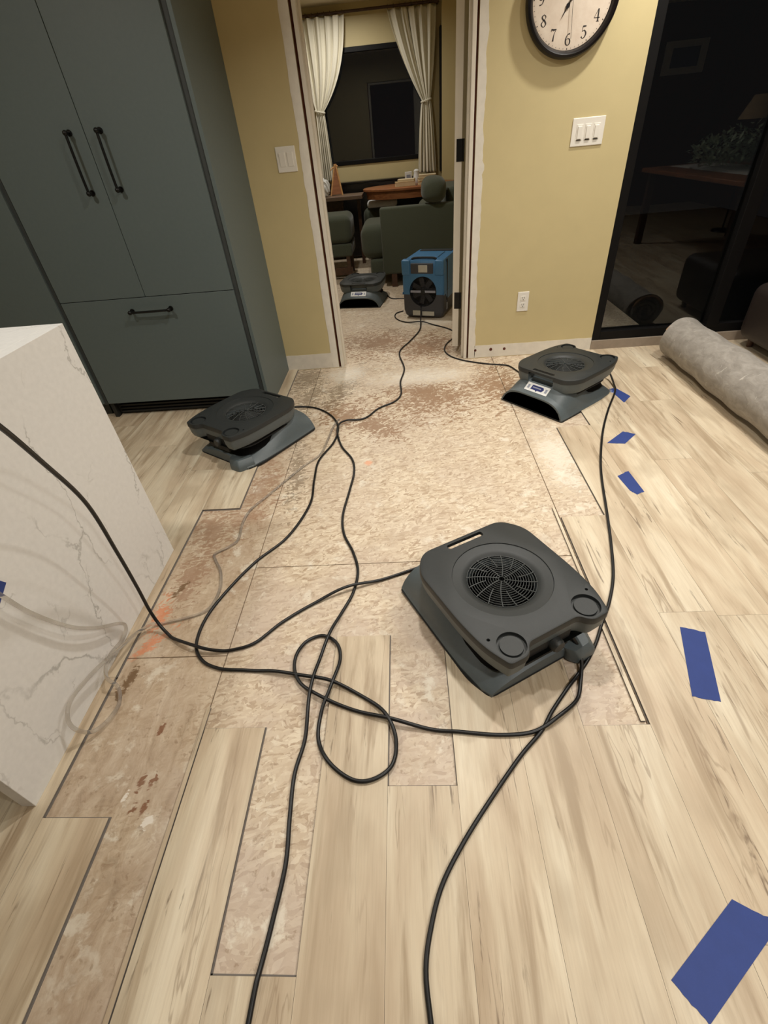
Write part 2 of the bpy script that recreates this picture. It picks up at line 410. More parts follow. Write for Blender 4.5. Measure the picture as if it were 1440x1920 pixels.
def tube(bm, pts, r, seg=10, closed=False, taper=None):
    pts = [Vector(p) for p in pts]; n = len(pts); rings = []
    up = Vector((0, 0, 1)); prev = None
    for i, p in enumerate(pts):
        if closed: t = (pts[(i + 1) % n] - pts[i - 1])
        else: t = (pts[min(i + 1, n - 1)] - pts[max(i - 1, 0)])
        if t.length < 1e-9: t = Vector((0, 1, 0))
        t.normalize()
        if prev is None:
            s_ = t.cross(up)
            if s_.length < 1e-3: s_ = t.cross(Vector((1, 0, 0)))
        else:
            s_ = prev - t * prev.dot(t)
            if s_.length < 1e-4: s_ = t.cross(up)
        s_.normalize(); prev = s_; w = s_.cross(t)
        rr = r if taper is None else taper(i / (n - 1))
        rings.append([bm.verts.new(p + s_ * rr * math.cos(2 * PI * k / seg) + w * rr * math.sin(2 * PI * k / seg)) for k in range(seg)])
    m_ = n if closed else n - 1
    for i in range(m_):
        a, b = rings[i], rings[(i + 1) % n]
        for k in range(seg):
            bm.faces.new((a[k], a[(k + 1) % seg], b[(k + 1) % seg], b[k]))
    if not closed:
        bm.faces.new(rings[0][::-1]); bm.faces.new(rings[-1])

def loft(bm, sections, cap=True, mi=0):
    """sections: equal-length closed loops of 3D points"""
    L = [[bm.verts.new(Vector(p)) for p in s_] for s_ in sections]
    n = len(L[0])
    for a, b in zip(L[:-1], L[1:]):
        for k in range(n):
            f = bm.faces.new((a[k], a[(k + 1) % n], b[(k + 1) % n], b[k])); f.material_index = mi
    if cap:
        bm.faces.new(L[0][::-1]).material_index = mi; bm.faces.new(L[-1]).material_index = mi
    return L

def lathe(bm, prof, seg=48, axis='Z', center=(0, 0, 0)):
    rings = []
    c = Vector(center)
    for (r, h) in prof:
        ring = []
        for i in range(seg):
            a = 2 * PI * i / seg
            if axis == 'Z': v = Vector((r * math.cos(a), r * math.sin(a), h))
            else: v = Vector((r * math.cos(a), h, r * math.sin(a)))
            ring.append(bm.verts.new(c + v))
        rings.append(ring)
    for a, b in zip(rings[:-1], rings[1:]):
        for k in range(seg): bm.faces.new((a[k], a[(k + 1) % seg], b[(k + 1) % seg], b[k]))
    return rings

def catmull(pts, per=10):
    pts = [Vector(p) for p in pts]
    P = [pts[0] * 2 - pts[1]] + pts + [pts[-1] * 2 - pts[-2]]
    out = []
    for i in range(1, len(P) - 2):
        p0, p1, p2, p3 = P[i - 1:i + 3]
        for k in range(per):
            t = k / per
            out.append(0.5 * ((2 * p1) + (p2 - p0) * t + (2 * p0 - 5 * p1 + 4 * p2 - p3) * t * t + (3 * p1 - p0 - 3 * p2 + p3) * t ** 3))
    out.append(pts[-1])
    return out

def round_poly(pts, r, seg=6):
    """round the corners of a 2D polygon; r may be a list"""
    n = len(pts); out = []
    for i in range(n):
        p = Vector(pts[i]).to_2d(); a = Vector(pts[i - 1]).to_2d(); b = Vector(pts[(i + 1) % n]).to_2d()
        ri = r[i] if isinstance(r, (list, tuple)) else r
        da, db = (a - p), (b - p)
        k = min(ri, da.length * 0.48, db.length * 0.48)
        s_, e = p + da.normalized() * k, p + db.normalized() * k
        for j in range(seg + 1):
            t = j / seg
            out.append((s_ * (1 - t) ** 2 + p * 2 * t * (1 - t) + e * t * t))
    return out

def boolean(o, cutters, op='DIFFERENCE'):
    """apply boolean cutters to o's mesh and discard the cutters"""
    for c in cutters:
        md = o.modifiers.new('cut', 'BOOLEAN'); md.operation = op; md.object = c; md.solver = 'EXACT'
    dg = bpy.context.evaluated_depsgraph_get(); dg.update()
    me = bpy.data.meshes.new_from_object(o.evaluated_get(dg))
    o.modifiers.clear(); old = o.data; o.data = me
    for c in cutters:
        cm = c.data; bpy.data.objects.remove(c); bpy.data.meshes.remove(cm)
    bpy.data.meshes.remove(old)
    bm = bmesh.new(); bm.from_mesh(me)
    for f in bm.faces: f.smooth = True
    for e in bm.edges: e.smooth = not (len(e.link_faces) != 2 or e.calc_face_angle(0) > math.radians(32))
    bm.to_mesh(me); bm.free()
    return o

def copy_tree(o, parent=None):
    c = o.copy(); COL.objects.link(c); c.parent = parent
    for ch in list(o.children): copy_tree(ch, c)
    return c

def tmp(bm, name='cutter'):
    return link(name, bm, [])

# ------------------------------------------------------------------ floor
SUB = -0.008
WALL_Y = 3.37
def gx(k): return 0.0755 + 0.1785 * k
# removed stretches of each plank row: row k spans gx(k)..gx(k+1)
REMOVED = {-6: [(0.427, 1.703)], -5: [(-9, 9)], -4: [(0.655, 9)], -3: [(0.143, 9)], -2: [(0.963, 9)], -1: [(0.496, 9)],
           0: [(1.02, 9)], 1: [(1.02, 9)], 2: [(0.645, 9)], 3: [(1.533, 9)], 4: [(2.287, 9)]}
def is_plank(x, y):
    if y > WALL_Y: return False
    k = math.floor((x - 0.0755) / 0.1785)
    if y < -0.2 or k not in REMOVED: return True
    return not any(a <= y <= b for a, b in REMOVED[k])
def surf(x, y): return 0.0 if is_plank(x, y) else SUB

def build_planks():
    bm = B(); lay = bm.faces.layers.float.new('plank_rand_f')
    vals = []
    def plank(x0, x1, y0, y1, rnd, g=0.0003):
        vs = box(bm, x0 + g, x1 - g, y0 + g, y1 - g, SUB + 0.0016, 0.0)
        for f in {f for v in vs for f in v.link_faces}:
            f[lay] = rnd
            f.normal_update()
            if abs(f.normal.z) < 0.5: f.material_index = 1
        # foam backing that peeks out around the cut edges
    def foam(x0, x1, y0, y1):
        vs = box(bm, x0 - 0.0015, x1 + 0.003, y0 - 0.003, y1 + 0.0035, SUB, SUB + 0.0014, mi=1)
        for f in {f for v in vs for f in v.link_faces}: f[lay] = 0.5
    L = 1.22
    rng = random.Random(3)
    ends = {7: None}
    for k in range(-18, 24):
        x0, x1 = gx(k), gx(k + 1)
        start = -3.2 + (k * 0.47) % L
        cuts = [-3.2]
        y = start
        while y < WALL_Y:
            if y > -3.2 + 0.1: cuts.append(y)
            y += L
        cuts.append(WALL_Y + (0.0 if k < 7 else 0.0))
        fixed = {4: [1.02], 5: [1.0, 2.15], 6: [1.92], 3: [0.2]}.get(k)
        if fixed: cuts = [-3.2, -1.9, -0.6] + fixed + [WALL_Y]
        segs = [(a, b) for a, b in zip(cuts[:-1], cuts[1:])]
        if k in REMOVED:
            if k < 3: segs = [(-3.2, -2.0), (-2.0, -0.85 + 0.07 * k), (-0.85 + 0.07 * k, WALL_Y)]
            out = []
            for a, b in segs:
                parts = [(a, b)]
                for (ra, rb) in REMOVED[k]:
                    if ra < -8: ra = -0.6
                    np_ = []
                    for (p, q) in parts:
                        if q <= ra or p >= rb: np_.append((p, q)); continue
                        if p < ra: np_.append((p, ra))
                        if q > rb: np_.append((rb, q))
                    parts = np_
                out += parts
            segs = out
        for a, b in segs:
            if b - a < 0.004: continue
            plank(x0, x1, a, b, rng.random())
            foam(x0, x1, a, b)
    # slivers of locking tongue left standing along two rows
    plank(-0.6535, -0.6415, -0.2, 0.72, 0.31)
    plank(0.590, 0.603, 0.655, 1.02, 0.62)
    plank(0.590, 0.600, 1.02, 1.60, 0.22)
    me_rand = [f[lay] for f in bm.faces]
    o = struct('floor', bm, [M['plank'], M['core']])
    at = o.data.attributes.new('plank_rand', 'FLOAT', 'FACE')
    at.data.foreach_set('value', me_rand)
    tag(o, 'beige wood-look vinyl plank flooring with rows lifted out down the middle', 'floor')
build_planks()

def build_subfloor():
    bm = B()
    g = 0.0018
    xs = [-4.4, -3.15, -1.895, -0.6475, 0.607, 1.83, 3.05, 5.2]
    for i, (a, b) in enumerate(zip(xs[:-1], xs[1:])):
        cuts = [-3.2, -1.2, 1.312, 3.75, 6.2, 9.2] if i % 2 == 1 else [-3.2, -1.6, 0.905, 3.12, 5.3, 9.2]
        if i == 3: cuts = [-3.2, -1.1, 1.312, 3.75, 6.2, 9.2]
        if i == 4: cuts = [-3.2, -1.1, 1.30, 3.75, 6.2, 9.2]
        if a > 1: cuts = [c for c in cuts if c < WALL_Y] + [WALL_Y + 0.11]
        for c, d in zip(cuts[:-1], cuts[1:]):
            box(bm, a + g, b - g, c + g, d - g, SUB - 0.018, SUB)
    # nail heads pressed in along the joints
    o = struct('floor.001', bm, M['osb'])
    tag(o, 'bare strand board subfloor with brown water stains running through the doorway', 'floor')
    bm = B(); box(bm, -4.4, 5.2, -3.2, 9.2, SUB - 0.06, SUB - 0.019)
    o = struct('floor.002', bm, M['groove']); tag(o, 'dark sheet beneath the subfloor boards, standing in for the shade in their gaps', 'floor')  # slab added so the seams between boards read dark
build_subfloor()
bm = B(); 
for i in range(26):
    box(bm, 1.26, 5.2, 3.53 + i * 0.12, 3.645 + i * 0.12, -0.13, -0.10)
# deck lies outside the glass door only
o = struct('floor.003', bm, M['deck']); tag(o, 'dark outdoor deck boards beyond the glass door', 'floor')

# ------------------------------------------------------------------ walls
T = 0.12
XL, XR, YB = -3.6, 5.1, -3.1
def rag_strip(x0, x1, z0, z1, side, step=0.022, amp=0.004, seed=1, y=WALL_Y):
    """thin bare-drywall skin with one torn paint edge (side: 'left','right','top')"""
    rng = random.Random(seed); bm = B()
    pts = []
    if side in ('left', 'right'):
        n = max(2, int((z1 - z0) / step))
        e = []; off = 0
        for i in range(n + 1):
            off = off * 0.75 + rng.uniform(-amp, amp) * 0.8
            if rng.random() < 0.06: off += rng.choice((-1, 1)) * amp * 1.6
            e.append(((x0 if side == 'left' else x1) + off, z0 + (z1 - z0) * i / n))
        other = x1 if side == 'left' else x0
        for i in range(n):
            quad = [(e[i][0], e[i][1]), (other, e[i][1]), (other, e[i + 1][1]), (e[i + 1][0], e[i + 1][1])]
            pts.append(quad)
    else:
        n = max(2, int((x1 - x0) / step)); off = 0; e = []
        for i in range(n + 1):
            off = off * 0.7 + rng.uniform(-amp, amp) * 0.6
            e.append((x0 + (x1 - x0) * i / n, z1 + off))
        for i in range(n):
            pts.append([(e[i][0], z0), (e[i + 1][0], z0), e[i + 1], e[i]])
    for q in pts:
        f = [bm.verts.new((a, y - 0.0015, b)) for a, b in q]
        g = [bm.verts.new((a, y + 0.001, b)) for a, b in q]
        bm.faces.new(f); bm.faces.new(g[::-1])
        for i in range(4): bm.faces.new((f[i], g[i], g[(i + 1) % 4], f[(i + 1) % 4]))
    bmesh.ops.remove_doubles(bm, verts=bm.verts[:], dist=0.0001)
    return bm

DL, DR = -0.508, 0.438          # drywall opening
WX0, WX1, WZ1 = 1.300, 3.60, 2.15   # glass door opening
bm = B()
box(bm, XL, DL, WALL_Y, WALL_Y + T, SUB, CEIL)
box(bm, DR, WX0, WALL_Y, WALL_Y + T, SUB, CEIL)
box(bm, DL, DR, WALL_Y, WALL_Y + T, 2.08, CEIL)
box(bm, WX0, WX1, WALL_Y, WALL_Y + T, WZ1, CEIL)
box(bm, WX1, XR, WALL_Y, WALL_Y + T, SUB, CEIL)
o = struct('wall_back', bm, M['yellow']); tag(o, 'pale yellow painted wall around the doorway and glass door', 'wall')
# dark studs just inside the drywall edge
bm = B()
box(bm, DL - 0.001, DL + 0.030, WALL_Y + 0.022, WALL_Y + T - 0.002, SUB, 2.08)
box(bm, DR - 0.030, DR + 0.001, WALL_Y + 0.022, WALL_Y + T - 0.002, SUB, 2.08)
o = struct('trim_1', bm, M['stud']); tag(o, 'dark reddish framing seen in the gaps beside the door jambs', 'trim')
# jambs
bm = B(); box(bm, -0.492, -0.470, WALL_Y - 0.004, WALL_Y + T + 0.006, SUB, 2.05, 0.0015)
box(bm, -0.470, -0.458, WALL_Y + 0.055, WALL_Y + 0.09, SUB, 2.05, 0.0015)
o = struct('trim_2', bm, M['white_paint']); tag(o, 'white left door jamb with its casing pulled off', 'trim')
bm = B(); box(bm, 0.404, 0.425, WALL_Y - 0.004, WALL_Y + T + 0.006, SUB + 0.003, 2.05, 0.0015)
box(bm, 0.392, 0.404, WALL_Y + 0.035, WALL_Y + 0.07, SUB + 0.003, 2.05, 0.0015)
o = struct('trim_3', bm, M['white_paint']); tag(o, 'white right door jamb with its casing pulled off', 'trim')
bm = B(); box(bm, -0.492, 0.425, WALL_Y - 0.004, WALL_Y + T + 0.006, 2.05, 2.07, 0.001)
o = struct('trim_4', bm, M['white_paint']); tag(o, 'white head jamb over the doorway', 'trim')
# bare drywall skins
o = struct('trim_5', rag_strip(-0.557, DL, -0.004, 2.1, 'left', seed=2, amp=0.002), M['drywall']); tag(o, 'bare white drywall strip left of the doorway where casing was removed', 'trim')
o = struct('trim_6', rag_strip(DR, 0.482, -0.004, 2.1, 'right', seed=5, amp=0.005), M['drywall']); tag(o, 'bare white drywall strip right of the doorway with torn paint edge', 'trim')
o = struct('trim_7', rag_strip(-0.89, -0.556, -0.004, 0.103, 'top', seed=6, amp=0.002), M['drywall']); tag(o, 'bare white drywall band under the left wall section', 'trim')
o = struct('trim_8', rag_strip(0.4815, WX0, -0.004, 0.083, 'top', seed=8, amp=0.0025), M['drywall'])
tag(o, 'bare white drywall band under the right wall section with three round holes', 'trim')
t8 = o
for (hx, hz, hr) in ((0.488, 0.050, 0.009), (0.598, 0.050, 0.011), (0.694, 0.048, 0.010)):
    bm = B(); cyl(bm, (hx, WALL_Y - 0.0022, hz), (hx, WALL_Y - 0.0008, hz), hr, seg=14)
    link('nail_hole', bm, M['stud'], t8)
# other walls of this room
bm = B(); box(bm, XL - T, XL, YB, WALL_Y, SUB, CEIL); o = struct('wall_left', bm, M['yellow']); tag(o, 'yellow wall behind the cabinets', 'wall')
bm = B(); box(bm, XR, XR + T, YB, WALL_Y, SUB, CEIL); o = struct('wall_right', bm, M['darkred']); tag(o, 'dark red dining side wall', 'wall')
bm = B(); box(bm, XL, XR, YB - T, YB, SUB, CEIL); o = struct('wall_front', bm, M['darkred']); tag(o, 'dark red wall behind the dining table', 'wall')
bm = B(); box(bm, XL - T, XR + T, YB - T, WALL_Y + T, CEIL, CEIL + 0.1); o = struct('ceiling', bm, M['ceiling']); tag(o, 'pale kitchen ceiling', 'ceiling')

# room beyond the doorway
FY = 7.5; FXL, FXR = -3.2, 1.10
W2 = dict(x0=-0.90, x1=0.42, z0=1.045, z1=2.125)
bm = B()
box(bm, FXL, W2['x0'], FY, FY + T, SUB, CEIL); box(bm, W2['x1'], 0.56, FY, FY + T, SUB, CEIL)
box(bm, W2['x0'], W2['x1'], FY, FY + T, SUB, W2['z0']); box(bm, W2['x0'], W2['x1'], FY, FY + T, W2['z1'], CEIL)
o = struct('wall_far', bm, M['yellow']); tag(o, 'yellow far wall of the sitting room around its window', 'wall')
bm = B(); box(bm, 0.545, FXR, FY - 0.14, FY + T, SUB, CEIL)
o = struct('wall_far.001', bm, M['yellow']); tag(o, 'yellow wall return right of the far window', 'wall')
bm = B(); box(bm, FXL - T, FXL, WALL_Y + T, FY, SUB, CEIL); o = struct('wall_far_left', bm, M['yellow']); tag(o, 'yellow left wall of the sitting room', 'wall')
bm = B(); box(bm, FXR, FXR + T, WALL_Y + T, FY, SUB, CEIL); o = struct('wall_far_right', bm, M['yellow']); tag(o, 'yellow right wall of the sitting room', 'wall')
bm = B(); box(bm, FXR + T + 0.002, FXR + T + 0.03, WALL_Y + T + 0.002, FY + T, -0.1, CEIL + 0.3)
o = struct('wall_outside', bm, M['blackout']); tag(o, 'added siding beside the deck', 'wall')  # panel added so the outer wall does not show lit through the glass
bm = B(); box(bm, FXL - T, FXR + T, WALL_Y + T, FY + T, CEIL, CEIL + 0.1); o = struct('ceiling.001', bm, M['ceiling']); tag(o, 'pale sitting room ceiling', 'ceiling')

# far window
wn = empty('window_1', (0, FY, 0), kind='structure', label='black framed sitting room window reflecting the dark room', cat='window')
bm = B(); f_ = 0.045
x0, x1, z0, z1 = W2['x0'], W2['x1'], W2['z0'], W2['z1']
box(bm, x0, x1, -0.012, 0.06, z0, z0 + f_, 0.003); box(bm, x0, x1, -0.012, 0.06, z1 - f_, z1, 0.003)
box(bm, x0, x0 + f_, -0.012, 0.06, z0, z1, 0.003); box(bm, x1 - f_, x1, -0.012, 0.06, z0, z1, 0.003)
link('window_frame', bm, M['frame_black'], wn)
bm = B(); box(bm, x0 + 0.03, x1 - 0.03, 0.02, 0.026, z0 + 0.03, z1 - 0.03); link('window_pane', bm, M['glass'], wn)

# sliding glass door beside the clock wall
dn = empty('door_1', (0, WALL_Y, 0), kind='structure', label='black framed sliding glass door, night outside', cat='door')
bm = B()
box(bm, WX0, WX0 + 0.055, 0.005, 0.10, 0.062, WZ1, 0.002)
box(bm, WX1 - 0.05, WX1, 0.005, 0.10, 0.062, WZ1, 0.002)
box(bm, WX0 + 0.055, WX1 - 0.05, 0.005, 0.10, 0.062, 0.118, 0.002)
box(bm, WX0 + 0.055, WX1 - 0.05, 0.005, 0.10, WZ1 - 0.06, WZ1, 0.002)
link('door_frame', bm, M['frame_black'], dn)
bm = B(); box(bm, 2.06, 2.14, 0.0, 0.085, 0.10, WZ1 - 0.04, 0.003)
link('meeting_stile', bm, M['frame_black'], dn)
bm = B(); box(bm, WX0 + 0.04, 2.08, 0.045, 0.051, 0.10, WZ1 - 0.05); link('glass_pane', bm, M['glass'], dn)
bm = B(); box(bm, 2.12, WX1 - 0.04, 0.045, 0.051, 0.10, WZ1 - 0.05); link('glass_pane', bm, M['glass'], dn)
bm = B(); box(bm, WX0 + 0.001, WX1, -0.006, T, SUB, 0.061, 0.002)
link('door_sill', bm, M['sill'], dn)

# open hinged door, seen from its hinge edge
dr = empty('door_2', (0.378, 3.512, 0), -math.radians(15), kind='structure', label='white hinged door standing open into the sitting room, seen edge on', cat='door')
bm = B(); box(bm, -0.044, 0.0, 0.0, 0.80, 0.036, 2.03, 0.002)
link('door_slab', bm, M['white_paint'], dr)
for z in (0.305, 1.146, 1.86):
    bm = B(); box(bm, -0.032, 0.004, -0.0035, 0.001, z, z + 0.108, 0.001)
    cyl(bm, (0.010, -0.002, z), (0.010, -0.002, z + 0.108), 0.006, seg=12)
    link('hinge', bm, M['black_metal'], dr)

# ------------------------------------------------------------------ kitchen cabinets
CF = 2.74
def bar_pull(p0, p1, parent, out=0.036):
    p0, p1 = Vector(p0), Vector(p1); d = (p1 - p0).normalized()
    bm = B(); o_ = Vector((0, -out, 0))
    a, b = p0 + d * 0.012, p1 - d * 0.012
    path = catmull([a + o_, a * 0.7 + b * 0.3 + o_ * 1.06, a * 0.3 + b * 0.7 + o_ * 1.06, b + o_], 6)
    tube(bm, path, 0.0062, 10)
    for q in (a, b):
        cyl(bm, q, q + o_, 0.006, seg=12)
        cyl(bm, q + Vector((0, -0.005, 0)), q, 0.013, seg=14)
        bmesh.ops.create_uvsphere(bm, u_segments=12, v_segments=8, radius=0.0115, matrix=Matrix.Translation(q + o_))
    return link('door_pull', bm, M['black_metal'], parent, smooth=True)

cb = empty('refrigerator_cabinet', (-1.40, CF, 0), label='tall green-grey refrigerator cabinet with two doors, a lower drawer and black pulls', cat='cabinet')
def cl(x): return x + 1.40
bm = B(); box(bm, cl(-1.935), cl(-0.94), 0.03, WALL_Y - CF - 0.002, 0.10, 2.35)
box(bm, cl(-1.935), cl(-0.94), 0.07, WALL_Y - CF - 0.002, 0.0, 0.10)
link('carcass', bm, M['green_shaded'], cb)
bm = B(); box(bm, cl(-0.905), cl(-0.886), 0.006, WALL_Y - CF - 0.001, 0.0, 2.35, 0.0015)
link('side_panel', bm, M['green'], cb)
bm = B(); box(bm, cl(-0.940), cl(-0.905), 0.014, 0.2, 0.0, 2.35)
link('gap_shade_strip', bm, M['green_shaded'], cb)  # fills the groove with darkened green in place of its shade
bm = B(); box(bm, cl(-1.928), cl(-1.4345), 0.0, 0.022, 0.712, 2.34, 0.0012)
d1 = link('door', bm, M['green'], cb)
bm = B(); box(bm, cl(-1.4315), cl(-0.934), 0.0, 0.022, 0.712, 2.34, 0.0012)
d2 = link('door', bm, M['green'], cb)
bm = B(); box(bm, cl(-1.928), cl(-0.934), 0.0, 0.022, 0.100, 0.7085, 0.0012)
dw = link('drawer', bm, M['green'], cb)
bar_pull((cl(-1.503), 0, 1.182), (cl(-1.503), 0, 1.436), d1)
bar_pull((cl(-1.356), 0, 1.186), (cl(-1.356), 0, 1.434), d2)
bar_pull((cl(-1.548), 0, 0.642), (cl(-1.300), 0, 0.642), dw)
bm = B()
for i in range(4): box(bm, cl(-1.90), cl(-0.95), 0.046, 0.068, 0.014 + i * 0.022, 0.026 + i * 0.022, 0.001)
box(bm, cl(-1.93), cl(-1.905), 0.012, 0.05, 0.0, 0.098, 0.002)
link('toe_grille', bm, M['toe'], cb)

cb2 = empty('pantry_cabinet', (-2.7, CF, 0), label='plain tall green-grey cabinet left of the refrigerator doors, mostly behind the island', cat='cabinet')
bm = B(); box(bm, -0.85, 0.762, 0.012, WALL_Y - CF - 0.002, 0.09, 2.35); box(bm, -0.85, 0.72, 0.07, 0.5, 0.0, 0.09)
link('carcass', bm, M['green_shaded'], cb2)
bm = B(); box(bm, -0.848, 0.742, 0.0, 0.018, 0.10, 2.34, 0.001); link('front_panel', bm, M['green'], cb2)

# ------------------------------------------------------------------ island
IX, IY0, IY1, IZ = -1.030, 0.454, 1.432, 0.938
isl = empty('kitchen_island', (IX, IY0, 0), label='white quartz kitchen island with a grey-veined waterfall end', cat='kitchen island')
bm = B(); box(bm, -0.04, 0, 0, IY1 - IY0, 0.0, IZ, 0.0012); link('waterfall_panel', bm, M['quartz'], isl)
bm = B(); box(bm, -1.7, -0.0402, 0, IY1 - IY0, IZ - 0.040, IZ, 0.0004); link('countertop', bm, M['quartz'], isl)
bm = B(); box(bm, -1.66, -0.042, 0.32, IY1 - IY0 - 0.02, 0.0, IZ - 0.041); link('base_cabinet', bm, M['green'], isl)

# ------------------------------------------------------------------ wall plates
def gang_plate(name, x0, x1, z0, z1, gangs, label, slim=()):
    e = empty(name, ((x0 + x1) / 2, WALL_Y, (z0 + z1) / 2), label=label, cat='light switch')
    w, h = (x1 - x0) / 2, (z1 - z0) / 2
    bm = B(); box(bm, -w, w, -0.006, 0.0, -h, h, 0.003, 2); link('cover_plate', bm, M['plate'], e)
    for i in range(gangs):
        cx = (i - (gangs - 1) / 2) * 0.046
        if i in slim:
            bm = B(); box(bm, cx - 0.017, cx + 0.017, -0.0085, -0.004, -0.034, 0.034, 0.001)
            s_ = link('dimmer', bm, M['plate'], e)
            bm = B(); box(bm, cx - 0.011, cx + 0.011, -0.013, -0.008, -0.030, 0.026, 0.002); link('paddle', bm, M['plate'], s_)
            bm = B(); box(bm, cx - 0.012, cx + 0.012, -0.010, -0.008, -0.036, -0.032); link('level_bar', bm, M['slot'], s_)
        else:
            bm = B()
            v = box(bm, cx - 0.0165, cx + 0.0165, -0.010, -0.003, -0.033, 0.033, 0.001)
            bmesh.ops.rotate(bm, verts=[q for q in v if q.is_valid], cent=(cx, -0.005, 0), matrix=Matrix.Rotation(math.radians(4), 3, 'X'))
            link('rocker', bm, M['plate'], e)
    return e
gang_plate('light_switch', -0.700, -0.586, 1.180, 1.300, 2, 'white double rocker switch on the shaded wall left of the doorway')
gang_plate('light_switch', 0.966, 1.141, 1.170, 1.295, 3, 'white triple dimmer switch on the wall under the clock', slim=(0, 1, 2))
oe = empty('wall_outlet', (0.792, WALL_Y, 0.361), label='white duplex outlet low on the yellow wall', cat='outlet')
bm = B(); box(bm, -0.037, 0.037, -0.006, 0, -0.062, 0.062, 0.003); link('cover_plate', bm, M['plate'], oe)
for s_ in (-1, 1):
    bm = B(); pp = round_poly([(-0.017, -0.014), (0.017, -0.014), (0.017, 0.014), (-0.017, 0.014)], 0.008)
    loft(bm, [[(p.x, -0.004, p.y + s_ * 0.021) for p in pp], [(p.x, -0.0085, p.y + s_ * 0.021) for p in pp]])
    sk = link('socket', bm, M['plate'], oe)
    bm = B()
    for dx in (-0.006, 0.006): box(bm, dx - 0.0012, dx + 0.0012, -0.0092, -0.008, s_ * 0.021 - 0.001, s_ * 0.021 + 0.009)
    cyl(bm, (0, -0.0092, s_ * 0.021 - 0.008), (0, -0.008, s_ * 0.021 - 0.008), 0.0028, seg=10)
    link('slots', bm, M['slot'], sk)

# ------------------------------------------------------------------ clock
ck = empty('wall_clock', (0.880, WALL_Y, 1.757), label='round black-rimmed wall clock with aged cream face', cat='clock')
R_ = 0.224
bm = B()
prof = [(R_ - 0.034, 0.0), (R_ - 0.010, 0.0), (R_ - 0.001, -0.010), (R_, -0.028), (R_ - 0.006, -0.045), (R_ - 0.016, -0.050), (R_ - 0.024, -0.044), (R_ - 0.029, -0.032), (R_ - 0.032, -0.022), (R_ - 0.034, -0.020)]
lathe(bm, prof + [prof[0]], 96, 'Y'); bmesh.ops.remove_doubles(bm, verts=bm.verts[:], dist=1e-6)
link('rim', bm, M['clock_rim'], ck, smooth=True)
bm = B(); cyl(bm, (0, -0.002, 0), (0, -0.020, 0), R_ - 0.0345, seg=96)
face = link('face', bm, M['clock_face'], ck)
def text_mesh(txt, size, mat, parent, loc, name='numeral', shear=0.0, sx=1.0, rot=(PI / 2, 0, 0), off=0.0, extr=0.0004):
    cu = bpy.data.curves.new(name, 'FONT'); cu.body = txt; cu.size = size; cu.align_x = 'CENTER'; cu.align_y = 'CENTER'
    cu.extrude = extr; cu.shear = shear; cu.offset = off
    to = bpy.data.objects.new('t', cu); COL.objects.link(to)
    dg = bpy.context.evaluated_depsgraph_get(); dg.update()
    me = bpy.data.meshes.new_from_object(to.evaluated_get(dg)); bpy.data.objects.remove(to); bpy.data.curves.remove(cu)
    for v in me.vertices: v.co.x *= sx
    me.materials.clear(); me.materials.append(mat)
    o = bpy.data.objects.new(name, me); COL.objects.link(o); o.parent = parent; o.location = loc; o.rotation_euler = rot
    return o
